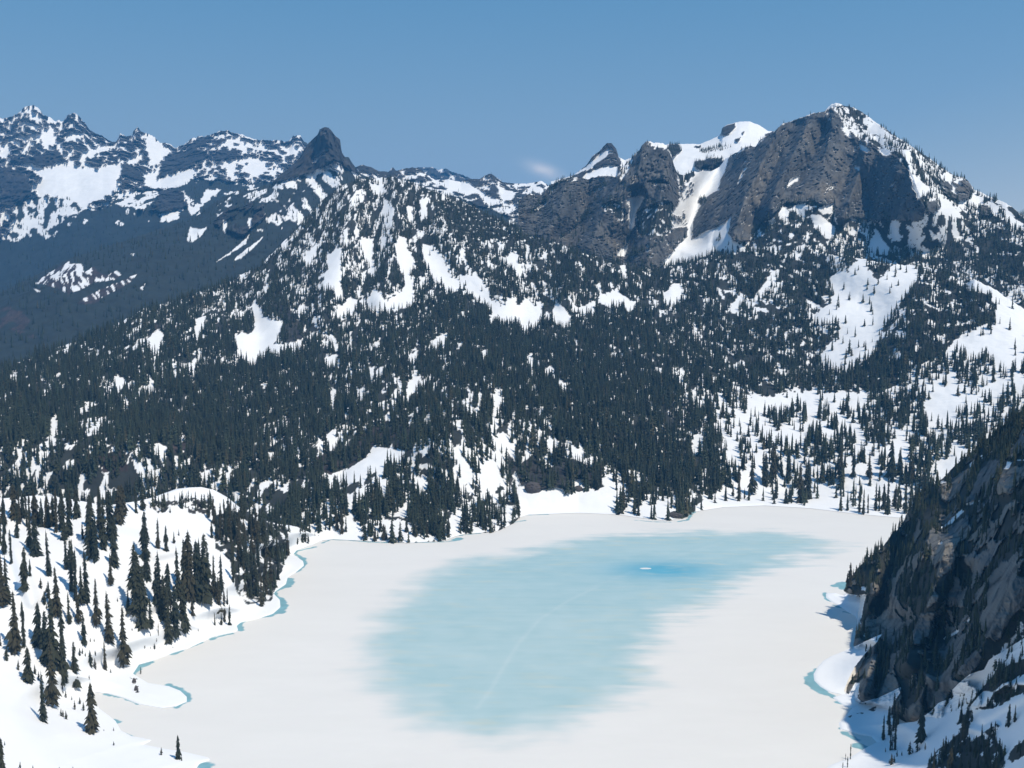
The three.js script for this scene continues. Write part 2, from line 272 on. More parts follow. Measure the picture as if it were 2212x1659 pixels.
terrain('toothSpur', {
  title: 'mountain', label: 'dark rock tooth above a long spur of blue hazy forest', from: -460, to: 990, forest: 0.38, warmth: 0.2, wobble: 5,
  lines: [
    ln(pp(-150, 830, 0, 830, 200, 760, 400, 690, 600, 600, 760, 500, 860, 520, 1000, 540), pp(-150, 2500, 300, 2750, 760, 3300, 1000, 3300)),
    ln(z1(-400, 1480, 0, 1440, 400, 1230, 800, 1130, 1200, 1000, 1500, 870, 1850, 720, 2300, 760, 2500, 860, 2800, 940), pp(-150, 2950, 300, 3200, 700, 3650, 1000, 3700)),
    ln(z1(-400, 1400, 0, 1330, 200, 1230, 400, 1130, 600, 1060, 800, 1000, 1000, 930, 1200, 870, 1330, 770, 1480, 690, 1600, 675, 1690, 650, 1740, 595, 1790, 560, 1830, 525, 1870, 480, 1890, 440, 1915, 400, 1950, 372, 1980, 340, 1990, 312, 2020, 300, 2045, 303, 2065, 325, 2085, 350, 2118, 380, 2122, 430, 2128, 455, 2145, 482, 2172, 488, 2190, 520, 2215, 555, 2240, 590, 2320, 620, 2400, 680, 2600, 780, 2800, 860), pp(-150, 3200, 300, 3500, 560, 3900, 700, 4000, 760, 3950, 1000, 3900), 1.6)],
  back: [[60, -30], [300, -260]],
  spurs: [spur(z1(2040, 310, 2060, 420, 2100, 560, 2150, 700), 90, 50), spur(z1(2020, 320, 1900, 520, 1750, 640, 1600, 760), 60, 40), spur(z1(1960, 420, 1900, 600, 1800, 760), -60, 30)],
  base: { g: 'far', d: 0.004 },
  zones: [
    zone(z1(1330, 760, 1480, 680, 1690, 640, 1900, 600, 2100, 540, 2400, 560, 2800, 600, 2800, 900, 1900, 900, 1700, 960, 1480, 930, 1350, 850), { g: 'snow', g2: 'far', f: 0.60, s: 34, k: 2.2, lean: 0.5, d: 0.005 }),
    zone(z1(1350, 860, 1480, 760, 1640, 770, 1650, 850, 1500, 980, 1330, 900), { g: 'rock', g2: 'far', f: 0.45, s: 60, k: 1.5, d2: 0.006 }),
    zone(z1(1690, 650, 1740, 595, 1830, 525, 1890, 440, 1990, 312, 2020, 290, 2060, 310, 2118, 380, 2145, 482, 2240, 590, 2160, 560, 2120, 520, 2080, 500, 1990, 560, 1900, 600, 1800, 620), { g: 'rock', w: 0.5 }),
    zone(z1(2010, 330, 2030, 325, 2020, 345), S), zone(z1(1990, 480, 2030, 455, 2020, 475), S), zone(z1(1960, 500, 1990, 495, 1950, 520), S),
    zone(z1(1900, 600, 2000, 550, 2080, 510, 2130, 520, 2110, 580, 2050, 560, 1960, 610, 1900, 650), { g: 'snow', g2: 'rock', f: 0.3, s: 25, lean: 1 }),
    zone(z1(1160, 1010, 1190, 920, 1230, 940, 1290, 925, 1250, 980, 1190, 1015), S),
    zone(z1(1335, 1140, 1430, 1080, 1550, 970, 1530, 1020, 1420, 1100), { ...S, w: 0.5 }), zone(z1(1450, 1130, 1530, 1060, 1640, 980, 1600, 1030, 1500, 1120), { ...S, w: 0.5 }),
    zone(z1(1390, 870, 1410, 880, 1405, 960, 1390, 940), S), zone(z1(1545, 860, 1570, 870, 1555, 940, 1545, 900), S),
    zone(z1(205, 1275, 300, 1210, 430, 1130, 440, 1150, 500, 1150, 530, 1200, 580, 1165, 600, 1200, 660, 1225, 730, 1195, 755, 1215, 720, 1250, 600, 1262, 500, 1312, 430, 1338, 330, 1290, 240, 1272), { g: 'snow', g2: 'brown', f: 0.54, s: 15, k: 4, lean: 1.3, w: 0.6 }),
    zone(z1(470, 1395, 620, 1310, 760, 1255, 860, 1205, 800, 1275, 650, 1355, 580, 1400), { g: 'snow', g2: 'brown', f: 0.60, s: 13, k: 4, lean: 1.3, w: 0.5 }),
    zone(z1(0, 1440, 60, 1410, 150, 1450, 200, 1520, 180, 1560, 230, 1610, 120, 1590, 40, 1540, 0, 1560), { g: 'brown', g2: 'far', f: 0.3, s: 40 }),
    zone(z1(870, 1300, 900, 1275, 885, 1320), S), zone(z1(105, 1040, 145, 990, 130, 1040), S), zone(z1(810, 1085, 835, 1085, 820, 1105), S), zone(z1(210, 1305, 250, 1325, 230, 1330), S),
  ],
  noise: { size: 80, rock: 44, soft: 30, big: 70 },
});
terrain('snowBowls', {
  title: 'mountain', label: 'low snow bowls and dark knobs on the skyline between the tooth and the cliffs', from: 690, to: 1290, forest: 0.3, wobble: 4, warmth: 0.1,
  lines: [
    ln(pp(690, 470, 1000, 480, 1290, 520), 3500),
    ln(z2(20, 700, 700, 720, 1030, 760, 1290, 760, 1760, 780), pp(690, 4000, 1290, 4000)),
    ln(z2(20, 540, 230, 552, 290, 534, 330, 545, 390, 572, 450, 576, 480, 549, 500, 570, 550, 560, 600, 549, 640, 556, 700, 600, 740, 628, 830, 625, 900, 640, 960, 620, 1020, 620, 1060, 598, 1090, 588, 1120, 610, 1160, 640, 1230, 650, 1320, 650, 1400, 634, 1440, 660, 1500, 690, 1760, 720), 4500, 1.4)],
  back: [[200, -80], [800, -500]],
  base: { g: 'snow', g2: 'rock', f: 0.50, s: 42, k: 1.2, d: 0.001 },
  zones: [
    zone(z2(240, 555, 290, 530, 400, 570, 500, 560, 600, 545, 700, 600, 690, 615, 560, 585, 480, 600, 300, 575), RK),
    zone(z2(250, 620, 700, 640, 760, 760, 500, 780, 250, 720), { g: 'snow', g2: 'far', f: 0.5, s: 28, k: 2, d: 0.005 }),
    zone(z2(740, 640, 860, 625, 950, 640, 1030, 700, 950, 725, 840, 690), S), zone(z2(960, 655, 1020, 690, 1100, 740, 1150, 770, 1080, 790, 1030, 740), S),
    zone(z2(1130, 650, 1170, 680, 1240, 700, 1230, 745, 1160, 760, 1140, 700), S), zone(z2(1190, 648, 1300, 655, 1400, 636, 1440, 655, 1400, 720, 1330, 690, 1250, 690), { g: 'snow', g2: 'rock', f: 0.25, s: 35 }),
    zone(z2(300, 580, 335, 590, 320, 630, 300, 610), S), zone(z2(355, 600, 390, 610, 370, 650), S), zone(z2(520, 570, 560, 565, 540, 600), S), zone(z2(620, 575, 690, 590, 670, 610, 630, 600), S),
    zone(z2(1030, 620, 1090, 595, 1140, 630, 1100, 680, 1040, 650), { g: 'rock', g2: 'snow', f: 0.35, s: 30 }),
    zone(z2(1090, 800, 1230, 770, 1260, 800, 1200, 840, 1120, 830), { g: 'snow', g2: 'far', f: 0.3, s: 24, d: 0.004 }),
    zone(z2(760, 720, 900, 730, 1000, 790, 1060, 800, 1190, 850, 1190, 1000, 760, 900), { g: 'far', d: 0.01 }),
  ],
  noise: { size: 90, rock: 50, soft: 24, big: 80 },
});

// ---------------------------------------------------------------- the snow dome and rock spire behind the cliffs
terrain('snowDome', {
  title: 'mountain', label: 'smooth white snow dome and pointed spire peeping over the dark cliffs', from: 1190, to: 1720, forest: 0.4, wobble: 4,
  lines: [
    ln(pp(1190, 430, 1350, 430, 1450, 440, 1530, 440, 1600, 420, 1720, 400), 3080),
    ln(pp(1190, 398, 1350, 360, 1450, 340, 1520, 330, 1600, 310, 1720, 320), 3280),
    ln(pp(1190, 392, 1238, 379, 1266, 358, 1280, 337, 1294, 327, 1304, 316, 1311, 309, 1321, 309, 1331, 321, 1337, 340, 1350, 346, 1394, 330, 1444, 311, 1475, 311, 1513, 311, 1530, 304, 1548, 296, 1557, 290, 1560, 276, 1572, 269, 1597, 263, 1618, 262, 1638, 269, 1659, 283, 1673, 284, 1684, 278, 1720, 300), 3550, 0.6)],
  back: [[150, -30], [600, -400]],
  base: { g: 'snow', w: 0.5 },
  zones: [
    zone(z2(1580, 620, 1680, 530, 1720, 470, 1810, 395, 1850, 395, 1890, 470, 1900, 520, 1880, 640, 1600, 640), { g: 'rock', g2: 'snow', f: 0.2, s: 30 }),
    zone(z2(1600, 597, 1680, 542, 1760, 462, 1812, 418, 1820, 470, 1780, 500, 1700, 560, 1620, 592), { ...S, w: 0.4 }),
    zone(z2(1650, 618, 1690, 580, 1780, 540, 1880, 535, 1872, 610, 1760, 600, 1700, 632), { ...S, w: 0.5 }),
    zone(z3(325, 345, 335, 300, 370, 284, 415, 275, 420, 295, 385, 335, 345, 350), { g: 'rock', w: 0.4 }),
    zone(z3(160, 510, 250, 495, 340, 490, 345, 530, 280, 570, 200, 570, 160, 545), { g: 'rock', g2: 'floor', f: 0.4, s: 30, d: 0.02, w: 0.7 }),
    zone(z3(190, 450, 250, 430, 380, 415, 385, 440, 250, 465, 200, 465), { g: 'snow', d: 0.05, w: 0.6 }),
    zone(z3(0, 410, 60, 405, 80, 440, 40, 480, 0, 490), { g: 'rock', d: 0.02 }), zone(z3(160, 415, 200, 410, 190, 435), RK), zone(z3(410, 380, 450, 360, 440, 390), { g: 'rock', w: 0.4 }), zone(z3(455, 330, 475, 325, 470, 342), { g: 'rock', w: 0.3 }), zone(z3(595, 345, 640, 330, 690, 300, 680, 350, 620, 352), { g: 'rock', w: 0.5 }),
  ],
  noise: { size: 90, rock: 40, soft: 22, big: 60 },
});

// ---------------------------------------------------------------- the big cliff peak with the rock wall and snow chute beside it
terrain('cliffPeak', {
  title: 'mountain', label: 'tall grey cliff peak with a snowy wooded ridge beside it', from: 1120, to: 2900, forest: 1, warmth: 0.05, rockTone: 2.5, wobble: 6, clear: 5,
  lines: [
    ln(pp(1120, 560, 1412, 620, 1560, 590, 1700, 580, 1900, 600, 2055, 640, 2212, 720, 2330, 780), pp(1120, 2600, 1412, 2420, 1900, 2330, 2212, 2100, 2330, 2050)),
    ln(pp(1120, 480, 1150, 490, 1204, 515, 1300, 545, 1412, 565, 1470, 560, 1530, 530, 1590, 515, 1640, 480, 1690, 450, 1740, 444, 1790, 455, 1830, 472, 1900, 478, 1980, 475, 2030, 500, 2100, 530, 2212, 590, 2330, 650), pp(1120, 2680, 1300, 2600, 1500, 2580, 1690, 2530, 1800, 2560, 2000, 2540, 2212, 2280, 2330, 2200)),
    ln([...z2(1150, 880, 1210, 868, 1225, 815, 1240, 780, 1290, 730, 1330, 713, 1400, 725, 1430, 690, 1460, 655, 1495, 640, 1530, 620, 1570, 612, 1620, 609, 1690, 625, 1720, 612, 1780, 612, 1870, 608, 1885, 580, 1900, 560, 1930, 520, 1960, 492, 2010, 440, 2030, 410, 2050, 389, 2080, 388, 2100, 396, 2160, 400), ...z3(0, 420, 20, 480, 35, 540, 60, 590, 100, 600, 160, 575, 270, 572, 320, 545, 350, 500, 380, 478, 430, 455, 470, 425, 500, 418, 540, 418, 570, 380, 600, 360, 640, 345, 680, 302, 720, 270, 760, 265, 800, 248, 850, 232, 900, 214, 950, 205, 972, 200, 990, 180, 1015, 158, 1042, 150, 1065, 152, 1100, 166, 1150, 176, 1200, 205, 1250, 238, 1300, 280, 1340, 300, 1400, 350, 1470, 388, 1560, 450, 1630, 500, 1700, 550, 1780, 600, 1830, 610, 1865, 632, 1900, 690, 1950, 705, 2000, 732, 2100, 775, 2212, 850, 2400, 960, 2560, 1050)], pp(1120, 2800, 1240, 2860, 1450, 2900, 1500, 2960, 1600, 2930, 1810, 2960, 1960, 2820, 2090, 2680, 2212, 2520, 2330, 2400), 1.6)],
  back: [[60, -25], [400, -300]],
  spurs: [
    spur(z3(1480, 500, 1550, 680, 1585, 780), 270, 104), spur(z3(1240, 400, 1180, 600, 1085, 860), 70, 22), spur(z3(1420, 580, 1330, 760, 1300, 870), 40, 20), spur(z3(1530, 640, 1450, 800, 1430, 880), 34, 18),
    spur(z3(690, 290, 560, 560, 470, 760, 390, 1000), 90, 40), spur(z3(900, 215, 800, 420, 680, 640, 620, 800), 70, 36), spur(z3(1040, 160, 1000, 360, 960, 560, 930, 780), 60, 45), spur(z3(780, 280, 690, 480, 600, 700, 520, 900), -70, 26), spur(z3(960, 300, 900, 480, 740, 660, 700, 760), -45, 22),
    spur(z3(370, 480, 310, 600, 200, 750, 140, 960), -170, 46, true), spur(z3(450, 450, 330, 640, 230, 820, 160, 980), 40, 22),
    spur(z2(2050, 395, 2000, 560, 1960, 700, 1900, 860), 80, 50), spur(z2(1700, 630, 1680, 760, 1640, 900, 1550, 980), -90, 34), spur(z2(1560, 620, 1520, 780, 1450, 960), 60, 34), spur(z2(1880, 620, 1780, 860, 1700, 1050), 70, 40), spur(z2(2200, 450, 2140, 760, 2100, 960, 2060, 1130), 90, 44), spur(z2(1990, 720, 1960, 900, 1910, 1100), -80, 26),
    spur(z3(1840, 620, 1870, 720, 1880, 820), 30, 22),
  ],
  base: { g: 'snow', g2: 'floor', f: 0.42, s: 22, k: 2.2, d: 0.020, c: 0.66, thin: 0.12 },
  zones: [
    zone(z2(1100, 900, 1180, 860, 1230, 780, 1290, 725, 1400, 720, 1460, 650, 1620, 605, 1870, 605, 2050, 385, 2160, 400, 2230, 520, 2270, 640, 2260, 800, 2200, 900, 2260, 1020, 2212, 1120, 2100, 1200, 1900, 1260, 1500, 1150, 1100, 1000), { g: 'rock', g2: 'snow', f: 0.07, s: 11, k: 0.7, lean: -0.7, w: 0.5, d: 0.0012 }),
    zone(z3(370, 490, 540, 415, 690, 290, 800, 245, 972, 195, 1010, 180, 1060, 215, 1090, 290, 1150, 345, 1200, 380, 1262, 390, 1330, 440, 1430, 490, 1500, 580, 1540, 700, 1600, 810, 1570, 880, 1400, 892, 1300, 890, 1100, 872, 1030, 850, 1040, 770, 980, 790, 900, 760, 850, 765, 720, 775, 700, 830, 600, 880, 520, 950, 500, 1010, 400, 1010, 370, 940, 390, 850, 300, 920, 150, 985, 148, 880, 180, 800, 240, 740, 300, 660, 330, 580), { g: 'rock', g2: 'snow', f: 0.045, s: 11, k: 0.7, lean: -0.8, w: 0.6 }),
    zone(z3(1060, 165, 1100, 160, 1220, 210, 1290, 280, 1220, 320, 1120, 270, 1080, 230), { g: 'floor', g2: 'snow', f: 0.36, s: 16, d: 0.016 }),
    zone(z3(1680, 640, 1860, 625, 1900, 690, 1850, 760, 1740, 740), { g: 'rock', g2: 'snow', f: 0.25, s: 20 }), zone(z3(1590, 760, 1680, 750, 1690, 830, 1610, 830), { g: 'rock', d: 0.004 }), zone(z3(1930, 790, 2020, 790, 2020, 850, 1940, 840), { g: 'rock', d: 0.004 }),
    zone(z3(1220, 330, 1260, 260, 1390, 350, 1390, 370, 1320, 340, 1240, 345), S), zone(z3(1300, 420, 1390, 460, 1340, 470), S), zone(z3(1420, 440, 1500, 440, 1510, 520, 1460, 480), S),
    zone(z3(1500, 590, 1560, 620, 1640, 700, 1580, 720, 1550, 750), S), zone(z3(1690, 740, 1780, 800, 1890, 910, 1850, 900, 1750, 860, 1700, 870, 1640, 850, 1700, 800), S), zone(z3(1680, 600, 1770, 590, 1760, 630), S), zone(z3(1850, 760, 1900, 710, 1960, 750, 1900, 780), S), zone(z3(1990, 760, 2060, 790, 2040, 850, 2000, 820), S), zone(z3(2080, 820, 2212, 900, 2212, 940, 2120, 900), S),
    zone(z3(1080, 292, 1110, 300, 1145, 348, 1110, 340), S), zone(z3(1125, 300, 1150, 302, 1190, 352, 1160, 340), { ...S, w: 0.5 }), zone(z3(1180, 400, 1250, 430, 1240, 445, 1190, 425), S), zone(z3(1215, 365, 1245, 375, 1240, 400), S), zone(z3(1140, 525, 1190, 550, 1185, 565, 1150, 540), { ...S, w: 0.4 }),
    zone(z3(735, 670, 760, 620, 815, 598, 810, 620, 770, 640), { ...S, w: 0.4 }), zone(z3(975, 695, 1050, 632, 1020, 665), { ...S, w: 0.3 }), zone(z3(1090, 665, 1140, 632, 1120, 655), { ...S, w: 0.3 }), zone(z3(610, 822, 650, 815, 630, 828), { ...S, w: 0.2 }),
    zone(z3(430, 660, 440, 610, 520, 480, 530, 470, 490, 560, 450, 620), { g: 'snow', g2: 'rock', f: 0.45, s: 14, w: 0.3 }), zone(z3(1390, 690, 1420, 650, 1410, 690), { ...S, w: 0.3 }),
    zone(z3(1015, 160, 1042, 146, 1072, 150, 1060, 162), { ...S, w: 0.2 }),
    // chute and its fan
    zone(z3(50, 600, 160, 565, 270, 565, 340, 525, 380, 470, 340, 580, 310, 660, 250, 725, 185, 800, 150, 880, 150, 988, 300, 922, 392, 848, 372, 950, 400, 1012, 330, 1045, 250, 1085, 130, 1125, 0, 1150, -40, 1140, 30, 1080, 62, 1030, 130, 980, 120, 920, 30, 940, 0, 900, 20, 830, 70, 760, 100, 680), { g: 'snow', w: 0.6 }),
    zone(z3(60, 640, 160, 640, 160, 700, 100, 760, 70, 720), { g: 'snow', g2: 'rock', f: 0.34, s: 9 }), zone(z3(20, 830, 100, 820, 110, 900, 30, 920), { g: 'snow', g2: 'rock', f: 0.42, s: 9 }),
    zone(z3(50, 580, 150, 560, 165, 600, 80, 670), { g: 'floor', d: 0.02, g2: 'snow', f: 0.2 }), zone(z3(180, 760, 200, 730, 240, 760, 210, 790), { g: 'rock', d: 0.02, w: 0.4 }), zone(z3(285, 690, 305, 665, 315, 685), { ...S, w: 0.3 }), zone(z3(280, 1020, 320, 960, 330, 1010), { g: 'snow', d: 0.03, w: 0.5 }),
    zone(z3(20, 940, 110, 920, 125, 980, 60, 1010, 0, 1000), { g: 'rock', w: 0.6 }),
    // ledges of the rock wall
    zone(z2(1930, 735, 2040, 728, 1990, 830, 1980, 900, 1960, 932, 1940, 850, 1950, 800), { ...S, w: 0.5 }), zone(z2(1872, 1092, 1900, 1042, 1942, 1020, 1925, 1100), { ...S, w: 0.5 }), zone(z2(1738, 1000, 1770, 975, 1772, 985), { ...S, w: 0.3 }),
    zone(z2(1500, 990, 1600, 920, 1690, 830, 1710, 835, 1610, 940, 1520, 1000), { g: 'snow', g2: 'rock', f: 0.5, s: 12, d: 0.02, w: 0.5 }), zone(z2(1930, 1110, 2100, 1040, 2120, 1045, 1980, 1110), { g: 'snow', g2: 'rock', f: 0.55, s: 12, d: 0.02, w: 0.5 }),
    zone(z2(1720, 690, 1810, 640, 1830, 645, 1740, 710), { g: 'snow', g2: 'rock', f: 0.5, s: 12, d: 0.02, w: 0.5 }), zone(z2(1330, 830, 1420, 750, 1440, 770, 1350, 840), { g: 'snow', g2: 'floor', f: 0.5, s: 14, d: 0.02, w: 0.5 }), zone(z2(1440, 690, 1490, 650, 1620, 605, 1630, 625, 1520, 650, 1460, 720), { g: 'snow', g2: 'rock', f: 0.4, s: 16, d: 0.012, w: 0.4 }), zone(z2(1880, 600, 1900, 545, 2000, 450, 1960, 540, 1900, 630), { g: 'snow', g2: 'rock', f: 0.45, s: 16, d: 0.01, w: 0.4 }),
    zone(z2(1780, 780, 1860, 750, 1940, 840, 1900, 880, 1800, 830), { g: 'floor', g2: 'snow', f: 0.4, s: 16, d: 0.02 }), zone(z2(1990, 830, 2090, 780, 2212, 760, 2212, 960, 2080, 990, 2000, 960), { g: 'floor', g2: 'snow', f: 0.32, s: 15, d: 0.018 }), zone(z2(2050, 640, 2150, 620, 2200, 650, 2120, 660), { g: 'floor', d: 0.015 }),
    zone(z2(2050, 386, 2170, 392, 2212, 410, 2180, 425, 2080, 398), { ...S, w: 0.3 }),
    // the wooded knoll under the cliffs
    zone(z3(520, 1010, 540, 930, 650, 850, 720, 775, 850, 765, 920, 780, 1030, 850, 1060, 940, 980, 1010, 820, 1060, 600, 1080, 500, 1060), { g: 'floor', g2: 'snow', f: 0.30, s: 18, d: 0.018 }),
    zone(z3(770, 790, 855, 768, 850, 850, 830, 870), S), zone(z3(930, 800, 1030, 778, 1005, 830, 960, 830), { ...S, w: 0.4 }), zone(z3(890, 850, 960, 850, 1040, 930, 1010, 1000, 950, 960, 900, 910), S), zone(z3(710, 800, 760, 830, 740, 880, 690, 860), S), zone(z3(600, 1050, 660, 1030, 700, 1060, 650, 1110), S), zone(z3(790, 1040, 850, 1040, 830, 1080), S), zone(z3(430, 1100, 520, 1080, 500, 1130), S), zone(z3(520, 1000, 560, 1040, 530, 1055), S),
    zone(z3(1050, 870, 1560, 880, 1640, 830, 2212, 960, 2212, 1300, 1900, 1200, 1700, 1160, 1100, 1100), { g: 'snow', g2: 'floor', f: 0.56, s: 20, k: 2.0, d: 0.024, c: 0.74 }),
    zone(z3(1380, 900, 1445, 890, 1430, 950, 1390, 1010), S), zone(z3(1470, 900, 1550, 940, 1560, 990, 1500, 950), S), zone(z3(1270, 980, 1300, 950, 1390, 1090, 1300, 1080, 1240, 1060), S), zone(z3(1160, 900, 1180, 1000, 1260, 1060, 1170, 1000), S), zone(z3(1490, 1010, 1530, 1090, 1500, 1110), S), zone(z3(1570, 1020, 1610, 1110, 1580, 1100), S), zone(z3(1620, 940, 1670, 970, 1640, 1000), S), zone(z3(1680, 910, 1720, 950, 1700, 960), S),
    zone(z3(1880, 1000, 2100, 1000, 2212, 1060, 2212, 1300, 2100, 1200, 1950, 1100), { g: 'floor', d: 0.022, g2: 'snow', f: 0.12 }),
  ],
  noise: { size: 66, rock: 25, soft: 13, big: 46 },
});

